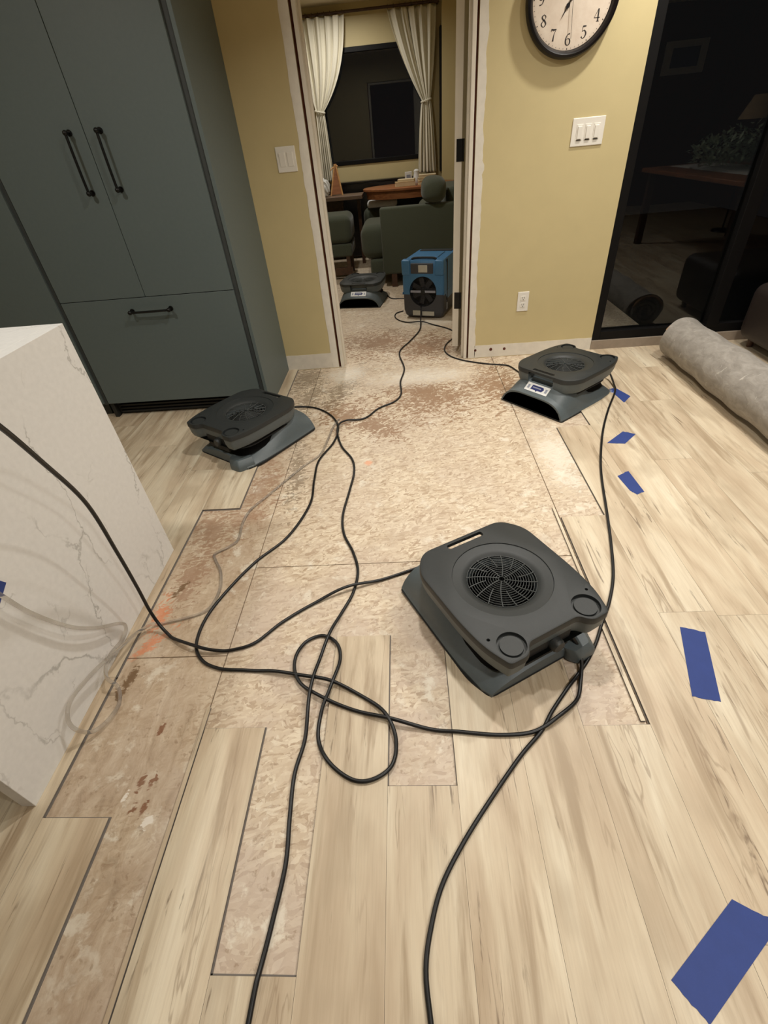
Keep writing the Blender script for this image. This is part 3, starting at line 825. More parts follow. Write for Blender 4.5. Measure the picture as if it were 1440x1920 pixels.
# numerals drawn as old-style serif strokes (thick stems, thin hairlines)
def stroke(bm, pts, widths, y=-0.0206):
    P = catmull([(p[0], 0, p[1]) for p in pts], 8); n = len(P)
    W = catmull([(w, 0, 0) for w in widths], 8)
    a = []; b = []
    for i, p in enumerate(P):
        t = (P[min(i + 1, n - 1)] - P[max(i - 1, 0)]); t.normalize()
        nrm = Vector((t.z, 0, -t.x)); w = max(W[i].x, 0.02) / 2
        q0 = p + nrm * w; q1 = p - nrm * w
        a.append(q0); b.append(q1)
    return a, b
NUM = {
 '0': [([(0, .5), (-.26, .3), (-.26, -.3), (0, -.5), (.26, -.3), (.26, .3), (0, .5)], [.05, .15, .15, .05, .15, .15, .05])],
 '1': [([(0, .5), (0, -.5)], [.16, .16]), ([(-.16, .38), (0, .5)], [.04, .1]), ([(-.16, -.49), (.16, -.49)], [.05, .05])],
 '2': [([(-.24, .25), (-.1, .48), (.18, .42), (.2, .12), (-.05, -.2), (-.27, -.46)], [.16, .06, .1, .15, .08, .05]), ([(-.27, -.45), (.0, -.42), (.28, -.48), (.3, -.3)], [.08, .15, .1, .04])],
 '3': [([(-.22, .32), (-.05, .49), (.18, .38), (.15, .12), (-.04, .04)], [.14, .06, .14, .1, .04]), ([(-.04, .04), (.2, -.06), (.22, -.34), (-.02, -.5), (-.24, -.36)], [.04, .12, .15, .06, .15])],
 '4': [([(.12, .5), (.12, -.5)], [.15, .15]), ([(.1, .5), (-.3, -.2)], [.05, .05]), ([(-.3, -.2), (.32, -.2)], [.06, .06]), ([(-.04, -.49), (.27, -.49)], [.05, .05])],
 '5': [([(-.14, .46), (.22, .47)], [.14, .1]), ([(-.15, .46), (-.19, .05)], [.05, .05]), ([(-.19, .05), (.05, .13), (.24, -.12), (.12, -.42), (-.1, -.5), (-.24, -.36)], [.04, .08, .16, .1, .05, .15])],
 '6': [([(.18, .45), (-.1, .36), (-.25, .0), (-.2, -.36), (.02, -.5), (.22, -.33), (.2, -.06), (.0, .06), (-.2, -.06)], [.1, .07, .15, .14, .05, .14, .13, .05, .04])],
 '7': [([(-.26, .28), (-.24, .47), (.0, .42), (.28, .47)], [.04, .1, .15, .06]), ([(.28, .47), (.06, .05), (-.02, -.5)], [.05, .08, .18])],
 '8': [([(.0, .49), (-.2, .32), (-.1, .12), (.12, -.04), (.24, -.28), (.0, -.5), (-.24, -.28), (-.1, -.04), (.14, .16), (.19, .34), (.0, .49)], [.05, .13, .14, .15, .13, .05, .13, .06, .06, .1, .05])],
 '9': [([(-.18, -.45), (.1, -.36), (.25, .0), (.2, .36), (-.02, .5), (-.22, .33), (-.2, .06), (.0, -.06), (.2, .06)], [.1, .07, .15, .14, .05, .14, .13, .05, .04])],
}
for h in range(1, 13):
    a = PI / 2 - h * PI / 6; rr = 0.149; s_ = str(h); hh = 0.044
    bm = B()
    for ci, chx in enumerate(s_):
        ox = (ci - (len(s_) - 1) / 2) * 0.62 * hh
        for pts, wd in NUM[chx]:
            A, Bb = stroke(bm, pts, wd)
            Lp = []
            for p in (A, Bb): Lp.append([(math.cos(a) * rr + ox + q.x * hh, math.sin(a) * rr + q.z * hh) for q in p])
            for i in range(len(A) - 1):
                q = [Lp[0][i], Lp[0][i + 1], Lp[1][i + 1], Lp[1][i]]
                try: bm.faces.new([bm.verts.new((x, -0.0206, z)) for x, z in q])
                except ValueError: pass
    bmesh.ops.remove_doubles(bm, verts=bm.verts[:], dist=1e-6)
    link('numeral', bm, M['ink'], face)
bm = B()
for i in range(60):
    a = i * PI / 30; r0, r1 = 0.181, 0.185 + (0.002 if i % 5 == 0 else 0)
    c_, s_ = math.cos(a), math.sin(a); w = 0.0008 if i % 5 else 0.0018
    bm.faces.new([bm.verts.new((c_ * r_ - s_ * w_, -0.0206, s_ * r_ + c_ * w_)) for r_, w_ in ((r0, -w), (r1, -w), (r1, w), (r0, w))])
link('minute_track', bm, M['ink'], face)
def hand(length, width, ang, y, name, ornate=True):
    bm = B()
    prof = [(-.12, .3), (-.04, .35), (0, 1.0), (.05, .9), (.09, .35), (.28, .25), (.36, .95), (.44, 1.25), (.52, .8), (.58, .3), (.8, .28), (1.0, .04)] if ornate else [(-.25, .5), (0, .5), (.02, .5), (1, .4)]
    d = Vector((math.cos(ang), 0, math.sin(ang))); n = Vector((-d.z, 0, d.x))
    A = [d * (t * length) + n * (w * width) + Vector((0, y, 0)) for t, w in prof]; C = [d * (t * length) - n * (w * width) + Vector((0, y, 0)) for t, w in prof]
    loft(bm, [A + C[::-1], [p + Vector((0, -0.0012, 0)) for p in A + C[::-1]]])
    return link(name, bm, M['clock_rim'], ck)
hand(0.085, 0.0075, PI / 2 - 2 * PI * 7.05 / 12, -0.024, 'hour_hand')
hand(0.135, 0.006, PI / 2 - 2 * PI * 2 / 60, -0.027, 'minute_hand')
hand(0.15, 0.0018, PI / 2 - 2 * PI * 29.3 / 60, -0.030, 'second_hand', False)
bm = B(); cyl(bm, (0, -0.020, 0), (0, -0.033, 0), 0.006, seg=16); link('hand_pin', bm, M['clock_rim'], ck)

# ------------------------------------------------------------------ air movers
def lid_outline(inset=0.0, notch=True):
    p = [(-0.213, 0.172), (-0.213, -0.06), (-0.202, -0.165), (-0.174, -0.240), (-0.112, -0.242), (-0.086, -0.209), (0.086, -0.209), (0.112, -0.242), (0.174, -0.240), (0.202, -0.165), (0.213, -0.06), (0.213, 0.172), (0.158, 0.243), (-0.158, 0.243)]
    r = [0.045, 0.05, 0.04, 0.014, 0.02, 0.014, 0.014, 0.02, 0.014, 0.04, 0.05, 0.045, 0.035, 0.035]
    q = round_poly(p, r, 6)
    if inset:
        out = []; n = len(q)
        for i in range(n):
            t = (q[(i + 1) % n] - q[i - 1]);
            if t.length < 1e-6: t = Vector((1, 0))
            t.normalize(); nn = Vector((-t.y, t.x))      # outline runs counter-clockwise: left normal points in
            out.append(q[i] + nn * inset)
        q = out
    return q

def make_air_mover():
    root = empty('air_mover', (0, 0, 0))
    # lower shell: loft along y with the wide arched outlet at +y
    bm = B(); secs = []
    stations = [(-0.200, .190, .052, 2.0), (-0.17, .203, .070, 2.0), (-0.08, .214, .092, 2.2), (0.00, .216, .112, 2.6), (0.06, .216, .140, 3.4), (0.11, .216, .162, 4.2), (0.19, .216, .163, 4.4), (0.222, .216, .147, 4.2), (0.25, .216, .122, 4.2), (0.280, .215, .102, 4.4), (0.302, .214, .094, 4.8)]
    n = 40
    for (y, w, h, p) in stations:
        loop = [(-w, y, 0.0), (-w, y, 0.012)]
        for i in range(n + 1):
            t = -1 + 2 * i / n
            tt = math.copysign(abs(t) ** 0.8, t)
            z = 0.014 + (h - 0.014) * max(0.0, 1 - abs(tt) ** p) ** 0.85
            loop.append((tt * (w - 0.002), y, z))
        loop += [(w, y, 0.012), (w, y, 0.0)]
        secs.append(loop)
    loft(bm, secs)
    for s_ in (-1, 1):      # two feet at the back
        q = round_poly([(s_ * 0.084, -0.15), (s_ * 0.084, -0.213), (s_ * 0.106, -0.242), (s_ * 0.172, -0.238), (s_ * 0.206, -0.155)], 0.008, 3)
        if s_ > 0: q = q[::-1]
        loft(bm, [[(a.x, a.y, 0) for a in q], [(a.x, a.y, 0.020) for a in q], [(a.x * .97, a.y * .985 + 0.0, 0.036) for a in q], [(a.x * .9, a.y * .93, 0.052) for a in q]])
    shell = link('lower_shell', bm, M['shell'], None, smooth=True, angle=40)
    # carve the outlet throat
    bm = B(); secs = []
    for (y, w, h) in ((0.12, .150, .066), (0.23, .192, .080), (0.315, .204, .087)):
        loop = [(-w, y, 0.008)]
        for i in range(25):
            t = -1 + i / 12
            loop.append((t * w, y, 0.014 + (h - 0.014) * max(0, 1 - abs(t) ** 4.2) ** 0.75))
        loop.append((w, y, 0.008)); secs.append(loop)
    loft(bm, secs); bmesh.ops.recalc_face_normals(bm, faces=bm.faces[:])
    boolean(shell, [tmp(bm)]); shell.parent = root
    bm = B(); secs = []
    for (y, w, h) in ((0.135, .149, .064), (0.23, .1905, .0785), (0.3035, .2015, .0850)):
        loop = [(-w, y, 0.0085)]
        for i in range(25):
            t = -1 + i / 12
            loop.append((t * w, y, 0.014 + (h - 0.014) * max(0, 1 - abs(t) ** 4.2) ** 0.75))
        loop.append((w, y, 0.0085)); secs.append(loop)
    L_ = loft(bm, secs, cap=False); bm.faces.new(L_[0])
    bmesh.ops.solidify(bm, geom=bm.faces[:], thickness=0.0008)
    link('outlet_throat', bm, M['cavity_shade'], root)
    # rubber lip at the bottom of the skirt
    bm = B(); q = round_poly([(-0.2185, 0.303), (-0.2185, -0.12), (-0.193, -0.202), (0.193, -0.202), (0.2185, -0.12), (0.2185, 0.303)], [0.01, .03, .02, .02, .03, .01], 4)
    loft(bm, [[(a.x, a.y, -0.0005) for a in q], [(a.x, a.y, 0.006) for a in q]]); link('base_lip', bm, M['groove'], root)
    # round neck with the cord-wrap groove
    bm = B()
    def ring(w, l0, l1, z, r=0.09):
        return [(a.x, a.y, z) for a in round_poly([(-w, l1), (-w, l0), (w, l0), (w, l1)], r, 8)]
    loft(bm, [ring(.172, -.185, .215, .055), ring(.160, -.172, .205, .085), ring(.155, -.168, .200, .120), ring(.168, -.180, .205, .145)])
    link('cord_groove', bm, M['cavity_shade'], root, smooth=True)
    bm = B()
    for z, w in ((0.096, .166), (0.107, .169), (0.118, .168), (0.101, .176)):
        L_ = [Vector(p) for p in ring(w, -.18, .207, z, 0.10)]
        tube(bm, L_, 0.0052, 8, closed=True)
    link('wrapped_cord', bm, M['rubber'], root, smooth=True)
    # upper housing (grey) under the black lid
    bm = B()
    def lo(ins, z): return [(p.x, p.y, z) for p in lid_outline(ins)]
    loft(bm, [lo(.034, .114), lo(.014, .126), lo(.006, .148), lo(.003, .186)])
    uh = link('upper_housing', bm, M['shell'], None, smooth=True)
    # black lid
    bm = B()
    loft(bm, [lo(.003, .180), lo(0, .183), lo(0, .200), lo(.002, .2055), lo(.006, .207)])
    bmesh.ops.triangulate(bm, faces=[f for f in bm.faces if len(f.verts) > 6])
    lid = link('lid', bm, M['lid'], None)
    cuts = []
    GC = (0, 0.02, 0)
    bm = B(); lathe(bm, [(0.0001, .185), (.100, .185), (.109, .1905), (.116, .1970), (.130, .2010), (.151, .2030), (.1535, .2036), (.1555, .210), (.1555, .24), (0.0001, .24)], 96, 'Z', GC)
    bmesh.ops.remove_doubles(bm, verts=bm.verts[:], dist=0.001); cuts.append(tmp(bm))
    bm = B(); cyl(bm, (0, .02, .15), (0, .02, .23), .108, seg=72); cuts.append(tmp(bm))
    for s_ in (-1, 1):
        bm = B(); cyl(bm, (s_ * 0.133, -0.191, .1955), (s_ * 0.133, -0.191, .24), .041, .042, seg=48); cuts.append(tmp(bm))
        bm = B(); cyl(bm, (s_ * 0.178, -0.148, .185), (s_ * 0.178, -0.148, .24), .005, seg=16); cuts.append(tmp(bm))
    bm = B(); q = round_poly([(-0.070, 0.207), (0.070, 0.207), (0.070, 0.228), (-0.070, 0.228)], 0.008, 5)
    loft(bm, [[(a.x, a.y, .14) for a in q], [(a.x, a.y, .23) for a in q]]); bmesh.ops.recalc_face_normals(bm, faces=bm.faces[:]); cuts.append(tmp(bm))
    bm = B(); box(bm, -0.082, 0.082, 0.196, 0.30, 0.10, 0.194); cuts.append(tmp(bm))
    boolean(lid, cuts); lid.parent = root
    bm = B(); loft(bm, [[(a.x, a.y, .10) for a in q], [(a.x, a.y, .20) for a in q]]); bmesh.ops.recalc_face_normals(bm, faces=bm.faces[:]); b2 = B(); box(b2, -0.084, 0.084, 0.196, 0.30, 0.08, 0.20); b3 = B(); cyl(b3, (0, .02, .145), (0, .02, .22), .109, seg=72); boolean(uh, [tmp(bm), tmp(b2), tmp(b3)]); uh.parent = root
    bm = B(); loft(bm, [[(a.x * 1.04, a.y * 1.0, .095) for a in q], [(a.x * 1.04, a.y + 0.0, .20) for a in q]]); bmesh.ops.recalc_face_normals(bm, faces=bm.faces[:]); b3 = B(); cyl(b3, (0, .02, .135), (0, .02, .22), .1095, seg=72); shell.parent = None; boolean(shell, [tmp(bm), tmp(b3)]); shell.parent = root
    # raised pads inside the two corner cups
    for s_ in (-1, 1):
        bm = B(); cyl(bm, (s_ * 0.133, -0.191, .190), (s_ * 0.133, -0.191, .2025), .0335, .032, seg=40); link('foot_cup_pad', bm, M['lid'], root, smooth=True)
    # grille: rings and curved spokes over the impeller
    bm = B(); z = 0.191; RG = 0.109
    for i in range(13):
        r = 0.010 + i * 0.0081
        pts = [(r * math.cos(a * PI / 28), 0.02 + r * math.sin(a * PI / 28), z + 0.005 * (1 - (r / RG) ** 2)) for a in range(56)]
        tube(bm, pts, 0.0010, 5, closed=True)
    for i in range(16):
        a0 = 2 * PI * i / 16; pts = []
        r_in = 0.010 if i % 2 == 0 else 0.050
        for k in range(9):
            r = r_in + (RG - r_in) * k / 8; a = a0 + 0.16 * (k / 8)
            pts.append((r * math.cos(a), 0.02 + r * math.sin(a), z + 0.0014 + 0.005 * (1 - (r / RG) ** 2)))
        tube(bm, pts, 0.0015, 5)
    link('grille', bm, M['grille'], root)
    bm = B(); cyl(bm, (0, .02, .150), (0, .02, .166), .028, .022, seg=28)
    for i in range(22):
        a = 2 * PI * i / 22
        v = box(bm, 0.04, 0.100, 0.02 - 0.0012, 0.02 + 0.0012, .150, .168)
        bmesh.ops.rotate(bm, verts=v, cent=(0, 0.02, 0), matrix=Matrix.Rotation(a, 3, 'Z') )
    cyl(bm, (0, .02, .146), (0, .02, .150), .105, seg=40)
    link('impeller', bm, M['cavity_shade'], root)
    # control recess on the notched side
    bm = B(); box(bm, -0.082, 0.082, -0.203, -0.17, 0.075, 0.168, 0.004); link('control_panel', bm, M['groove'], root)
    bm = B(); lathe(bm, [(0.0005, -0.226), (0.018, -0.226), (0.022, -0.219), (0.023, -0.200)], 28, 'Y', (0.02, 0, 0.125))
    link('control_dial', bm, M['lid'], root, smooth=True)
    return root

mover0 = make_air_mover()
def add_label(root, big=True):
    if True:
        Mx = Matrix.Translation((0.0, 0.2565, 0.1195)) @ Matrix.Rotation(math.radians(-38), 4, 'X') @ Matrix.Scale(1.16, 4)
        bm = B(); box(bm, -0.066, 0.066, -0.022, 0.022, 0, 0.0016, 0.0005, mat=Mx)
        lb = link('sticker', bm, M['label_white'], root)
        # navy lozenge badge with a pointed lower edge
        def onlab(x, y, z=0.0019): return tuple(Mx @ Vector((x, y, z)))
        bm = B(); sp = [(0.032, -0.013), (-0.030, -0.013), (-0.038, -0.002), (-0.030, 0.011), (-0.006, 0.011), (-0.001, 0.018), (0.006, 0.011), (0.034, 0.011)]
        loft(bm, [[onlab(x, y, 0.0015) for x, y in sp], [onlab(x, y, 0.0022) for x, y in sp]])
        link('sticker_badge', bm, M['label_blue'], lb)
        bm = B(); box(bm, -0.022, 0.026, -0.005, 0.001, 0.002, 0.0026, mat=Mx); link('badge_lettering', bm, M['label_grey'], lb)
        for a_ in (0.044, -0.058):
            bm = B(); box(bm, a_, a_ + 0.012, -0.010, 0.010, 0.0015, 0.0021, mat=Mx)
            link('sticker_print', bm, M['label_grey'], lb)
GM = None
mover_right = copy_tree(mover0); mover_left = copy_tree(mover0); mover_far = copy_tree(mover0)
mover0.location = (0.270, 0.998, 0.0); mover0.rotation_euler.z = math.radians(28.3)
tag(mover0, 'black-topped grey air mover nearest the camera, round grille facing up', 'air mover')
mover_right.location = (0.928, 2.70, SUB); mover_right.rotation_euler.z = math.radians(129)
tag(mover_right, 'black and grey air mover by the yellow wall, white sticker over its open outlet', 'air mover')
mover_left.location = (-0.905, 2.30, 0.0); mover_left.rotation_euler.z = math.radians(-34)
tag(mover_left, 'black and grey air mover sitting against the green-grey cabinet', 'air mover')
mover_far.location = (-0.408, 5.18, SUB); mover_far.rotation_euler.z = math.radians(170)
tag(mover_far, 'dark air mover in the far room, between the doorway and the green seats', 'air mover')
add_label(mover_right); add_label(mover_far)

# ------------------------------------------------------------------ cords and hose
def floor_cord(name, pts, r, mat, label, cat='power cord', bumps=(), start=None, end=None, parent=None):
    P = catmull([(a, b, 0) for a, b in pts], 12)
    # resample evenly
    out = [P[0]]; acc = 0
    for a, b in zip(P[:-1], P[1:]):
        acc += (b - a).length
        if acc > 0.006: out.append(b); acc = 0
    zs = [surf(p.x, p.y) + r for p in out]
    for (bx, by, bh) in bumps:
        for i, p in enumerate(out):
            d = math.hypot(p.x - bx, p.y - by)
            if d < 0.09: zs[i] = max(zs[i], r + bh * (0.5 + 0.5 * math.cos(PI * d / 0.09)))
    for _ in range(14):
        zs = [zs[0]] + [max((zs[i - 1] + 2 * zs[i] + zs[i + 1]) / 4, surf(out[i].x, out[i].y) + r) for i in range(1, len(zs) - 1)] + [zs[-1]]
    for _ in range(3):
        zs = [zs[0]] + [(zs[i - 1] + 2 * zs[i] + zs[i + 1]) / 4 for i in range(1, len(zs) - 1)] + [zs[-1]]
    out = [Vector((p.x, p.y, z)) for p, z in zip(out, zs)]
    if start: out = catmull([Vector(s_) for s_ in start] + [out[8]], 8)[:-1] + out[8:]
    if end: out = out[:-8] + catmull([out[-8]] + [Vector(s_) for s_ in end], 8)[1:]
    bm = B(); tube(bm, out, r, 10)
    o = link(name, bm, mat, parent, smooth=True, angle=80)
    if parent is None: tag(o, label, cat)
    return o
CR = 0.0056
A_ = [(-0.915, 1.012), (-0.845, 0.969), (-0.766, 0.934), (-0.697, 0.919), (-0.625, 0.925), (-0.558, 0.952), (-0.482, 1.034), (-0.379, 1.114), (-0.266, 1.173), (-0.128, 1.22), (0.005, 1.274), (0.045, 1.29)]
B_ = [(-0.80, 2.60), (-0.80, 2.68), (-0.74, 2.74), (-0.601, 2.712), (-0.485, 2.595), (-0.424, 2.44), (-0.431, 2.269), (-0.491, 2.083), (-0.491, 1.902), (-0.484, 1.707), (-0.547, 1.489), (-0.652, 1.343), (-0.723, 1.203), (-0.768, 1.069), (-0.768, 0.955), (-0.726, 0.887), (-0.655, 0.853), (-0.568, 0.845), (-0.487, 0.837), (-0.398, 0.821), (-0.284, 0.792), (-0.182, 0.741), (-0.117, 0.69), (-0.082, 0.617), (-0.092, 0.546), (-0.14, 0.51), (-0.196, 0.51), (-0.262, 0.555), (-0.3, 0.62), (-0.301, 0.698), (-0.279, 0.774), (-0.261, 0.867), (-0.278, 0.932), (-0.331, 0.97), (-0.388, 0.942), (-0.409, 0.867), (-0.382, 0.795), (-0.311, 0.745), (-0.211, 0.701), (-0.101, 0.669), (0.004, 0.644), (0.107, 0.629), (0.207, 0.62), (0.294, 0.627), (0.36, 0.659), (0.43, 0.711), (0.465, 0.765), (0.476, 0.80)]
C_ = [(0.133, 4.33), (0.114, 4.073), (0.031, 3.825), (-0.06, 3.58), (-0.027, 3.256), (-0.055, 3.028), (-0.053, 2.835), (-0.094, 2.731), (-0.192, 2.649), (-0.269, 2.533), (-0.378, 2.493), (-0.423, 2.402), (-0.385, 2.224), (-0.315, 2.081), (-0.295, 1.955), (-0.306, 1.797), (-0.321, 1.617), (-0.305, 1.49), (-0.257, 1.373), (-0.231, 1.267), (-0.241, 1.159), (-0.276, 1.061), (-0.304, 0.971), (-0.327, 0.869), (-0.341, 0.758), (-0.337, 0.628), (-0.352, 0.529), (-0.347, 0.429), (-0.339, 0.33), (-0.349, 0.226), (-0.359, 0.143), (-0.362, 0.078), (-0.362, 0.031), (-0.36, -0.3)]
D_ = [(1.262, 2.79), (1.229, 2.667), (1.111, 2.439), (1.005, 2.208), (0.911, 1.957), (0.858, 1.781), (0.802, 1.552), (0.752, 1.357), (0.702, 1.19), (0.647, 1.069), (0.6, 0.992), (0.555, 0.914), (0.505, 0.845), (0.423, 0.757), (0.359, 0.685), (0.317, 0.63), (0.246, 0.563), (0.154, 0.462), (0.078, 0.372), (0.022, 0.292), (-0.007, 0.22), (-0.021, 0.155), (-0.015, 0.083), (-0.011, 0.038), (-0.01, -0.3)]
E_ = [(0.75, 3.03), (0.70, 3.17), (0.649, 3.206), (0.545, 3.244), (0.405, 3.33), (0.318, 3.43), (0.284, 3.547), (0.302, 3.671), (0.354, 3.783), (0.413, 3.872), (0.374, 4.015), (0.289, 4.132), (0.181, 4.226), (0.065, 4.268), (-0.043, 4.356), (-0.096, 4.48), (-0.086, 4.60), (-0.02, 4.66)]
G_ = [(-0.19, 5.28), (-0.131, 5.127), (-0.038, 5.101), (0.06, 5.06), (0.12, 4.95)]
floor_cord('power_cord', A_, CR, M['rubber'], 'black cord sweeping from the island edge to the back of the nearest air mover',
           bumps=[(-0.767, 0.934, 0.011), (-0.262, 1.174, 0.011)],
           start=[(-0.60, 0.50, 1.12), (-0.74, 0.72, 0.985), (-0.82, 0.865, 0.79), (-0.868, 0.965, 0.60), (-0.905, 1.01, 0.38), (-0.930, 1.035, 0.20), (-0.935, 1.035, 0.085), (-0.912, 1.015, 0.022)])
floor_cord('power_cord', B_, CR, M['rubber'], 'black cord looping in a figure of eight left of the nearest air mover',
           bumps=[(-0.284, 0.792, 0.011), (-0.409, 0.835, 0.0), (-0.10, 0.668, 0.011), (0.36, 0.68, 0.011)],
           end=[(0.482, 0.83, 0.012), (0.476, 0.87, 0.045), (0.44, 0.89, 0.10)])
floor_cord('power_cord', C_, CR, M['rubber'], 'long black cord winding from the blue dehumidifier to the bottom of the photo',
           bumps=[(-0.343, 0.80, 0.014), (-0.314, 0.955, 0.011), (-0.405, 2.45, 0.011), (-0.336, 0.72, 0.012)],
           start=[(0.140, 4.385, 0.10), (0.137, 4.345, 0.085), (0.134, 4.33, 0.03)])
floor_cord('power_cord', D_, CR, M['rubber'], 'black cord from the sticker-marked air mover down past the right of the nearest one',
           start=[(1.13, 2.86, 0.10), (1.20, 2.88, 0.092), (1.25, 2.85, 0.045)])
floor_cord('power_cord', E_, 0.005, M['rubber'], 'black cord looping around the right door jamb from the sticker-marked air mover', bumps=[(0.125, 4.25, 0.011)])
floor_cord('power_cord', G_, 0.005, M['rubber'], 'short black cord between the far air mover and the blue dehumidifier')

T_ = [(-0.427, 2.539), (-0.453, 2.443), (-0.472, 2.262), (-0.493, 2.142), (-0.564, 2.039), (-0.648, 1.893), (-0.706, 1.787), (-0.76, 1.689), (-0.773, 1.594), (-0.764, 1.486), (-0.791, 1.44), (-0.84, 1.398), (-0.826, 1.359), (-0.787, 1.297), (-0.763, 1.224), (-0.759, 1.17), (-0.768, 1.114), (-0.798, 1.083), (-0.86, 1.061), (-0.94, 1.04)]
hx = [Vector((-0.955, 1.03, 0.012)), Vector((-0.982, 0.976, 0.030)), Vector((-0.992, 0.889, 0.060)), Vector((-1.0, 0.798, 0.094)), Vector((-1.003, 0.70, 0.118)), Vector((-1.0, 0.650, 0.108)), Vector((-0.990, 0.628, 0.070)), Vector((-0.968, 0.640, 0.020)), Vector((-0.945, 0.68, 0.006)), Vector((-0.935, 0.735, 0.006)), Vector((-0.955, 0.782, 0.020)), Vector((-0.988, 0.80, 0.050)),
      Vector((-1.004, 0.86, 0.065)), Vector((-1.010, 0.95, 0.040)), Vector((-1.012, 0.988, 0.052)), Vector((-1.010, 0.976, 0.09)), Vector((-1.0, 0.884, 0.187)), Vector((-0.998, 0.817, 0.28)), Vector((-1.0, 0.759, 0.411)), Vector((-1.0, 0.729, 0.518)), Vector((-1.01, 0.71, 0.62))]
P = [Vector((a, b, surf(a, b) + 0.0058)) for a, b in T_]
Pc = catmull(P + hx, 10)
bm = B(); tube(bm, Pc, 0.0056, 12)
tag(link('drain_hose', bm, M['hose'], None, smooth=True, angle=80), 'clear vinyl drain hose looped against the island base', 'hose')

# ------------------------------------------------------------------ painter's tape
def tape(poly, label, seed, z=0.0004, th=0.0005, rag=None, scuff=False):
    rng = random.Random(seed); pts = []
    n = len(poly)
    for i in range(n):
        a = Vector(poly[i]); b = Vector(poly[(i + 1) % n]); L_ = (b - a).length
        ragged = (rag is None and L_ < 0.09) or (rag and i in rag)
        k = 9 if ragged else 1
        nn = Vector(((b - a).y, -(b - a).x)).normalized()
        for j in range(k):
            pts.append(a.lerp(b, j / k) + (nn * rng.uniform(-0.0018, 0.0018) if (ragged and j) else Vector((0, 0))))
    cx = sum(p.x for p in pts) / len(pts); cy = sum(p.y for p in pts) / len(pts)
    bm = B(); loft(bm, [[(p.x - cx, p.y - cy, 0) for p in pts], [(p.x - cx, p.y - cy, th) for p in pts]])
    o = link('painter_tape', bm, M['tape'], None, loc=(cx, cy, z))
    tag(o, label, 'tape', "pieces of blue painter's tape on the floor")
    if scuff:
        bm = B()
        for i in range(5):
            q = Vector((rng.uniform(-0.03, 0.03), rng.uniform(-0.03, 0.03)))
            loft(bm, [[(q.x + c * rng.uniform(.003, .009), q.y + s_ * rng.uniform(.003, .01), zz) for c, s_ in ((1, 0), (.5, .9), (-.6, .8), (-1, -.1), (-.3, -.9), (.6, -.8))] for zz in (th, th + 0.0003)])
        link('scuff_marks', bm, M['scuff'], o)
    return o
tape([(1.209, 2.708), (1.250, 2.725), (1.294, 2.599), (1.230, 2.523)], 'blue tape scrap with white scuffs beside the cord of the sticker-marked air mover', 1, scuff=True)
tape([(0.988, 2.095), (1.106, 2.202), (1.158, 2.168), (1.072, 2.080)], 'slanted blue tape scrap on the planks, next one down from the scuffed scrap', 2)
tape([(0.937, 1.804), (0.999, 1.842), (1.006, 1.678), (0.968, 1.660), (0.950, 1.690)], 'small blue tape scrap level with the lifted planks, third down the right side', 3)
tape([(0.831, 0.960), (0.898, 0.938), (0.826, 0.705), (0.757, 0.723)], 'upright rectangle of blue tape right of the nearest air mover', 4)
tape([(0.624, 0.271), (0.697, 0.233), (0.489, 0.090), (0.447, 0.148)], 'largest blue tape strip in the bottom right corner', 5, rag=(0, 2))
bm = B(); box(bm, -0.0005, 0.0006, -0.055, 0.0, -0.022, 0.022); o = link('painter_tape', bm, M['tape'], None, loc=(IX + 0.0002, 0.772, 0.523), rot=(0.5, 0, 0))
tag(o, 'blue tape scrap stuck to the island side above the hose', 'tape')

# ------------------------------------------------------------------ carpet pad roll
def pad_roll():
    e = empty('carpet_pad_roll', (1.785, 2.2, 0), label='rolled grey felt rug pad lying on the planks by the glass door', cat='rug pad')
    Y0, Y1 = -1.45, 0.93
    def roll(bm, y0, y1, rmax, rmin, turns, th, start=4.1):
        n = int(turns * 40); prof = []
        for i in range(n + 1):
            a = start - 2 * PI * i / 40; r = rmax - (rmax - rmin) * i / n
            prof.append((a, r))
        ny = 30
        O = []; I = []
        for j in range(ny + 1):
            y = y0 + (y1 - y0) * j / ny
            wv = 0.004 * math.sin(j * 1.7) + 0.003 * math.sin(j * 0.6 + 1)
            ro = []; ri = []
            for a, r in prof:
                yy = y
                if j == ny: yy += 0.012 * math.sin(a * 1.5) + 0.006 * math.sin(a * 4)
                rr = r + wv
                cz = 0.132
                ro.append(bm.verts.new((rr * math.cos(a) * 1.03, yy, max(0.001, cz + rr * math.sin(a) * 0.97))))
                rr -= th
                ri.append(bm.verts.new((rr * math.cos(a) * 1.03, yy, max(0.006, cz + rr * math.sin(a) * 0.97))))
            O.append(ro); I.append(ri)
        m_ = len(prof)
        for j in range(ny):
            for i in range(m_ - 1):
                bm.faces.new((O[j][i], O[j][i + 1], O[j + 1][i + 1], O[j + 1][i])); bm.faces.new((I[j][i], I[j + 1][i], I[j + 1][i + 1], I[j][i + 1]))
            bm.faces.new((O[j][0], O[j + 1][0], I[j + 1][0], I[j][0])); bm.faces.new((O[j][-1], I[j][-1], I[j + 1][-1], O[j + 1][-1]))
        for j in (0, ny):
            for i in range(m_ - 1): bm.faces.new((O[j][i], I[j][i], I[j][i + 1], O[j][i + 1]))
    bm = B(); roll(bm, Y0, Y1, 0.134, 0.03, 3.8, 0.018); link('felt_pad', bm, M['felt'], e, smooth=True, angle=60)
    bm = B()
    pts = [(0.112 * math.cos(a), Y1 + 0.010 + 0.004 * math.sin(3 * a), 0.128 + 0.112 * math.sin(a)) for a in [0.4 + i * 0.12 for i in range(20)]]
    tube(bm, pts, 0.008, 8); link('tan_backing_edge', bm, M['felt_edge'], e, smooth=True)
    return e
pad_roll()

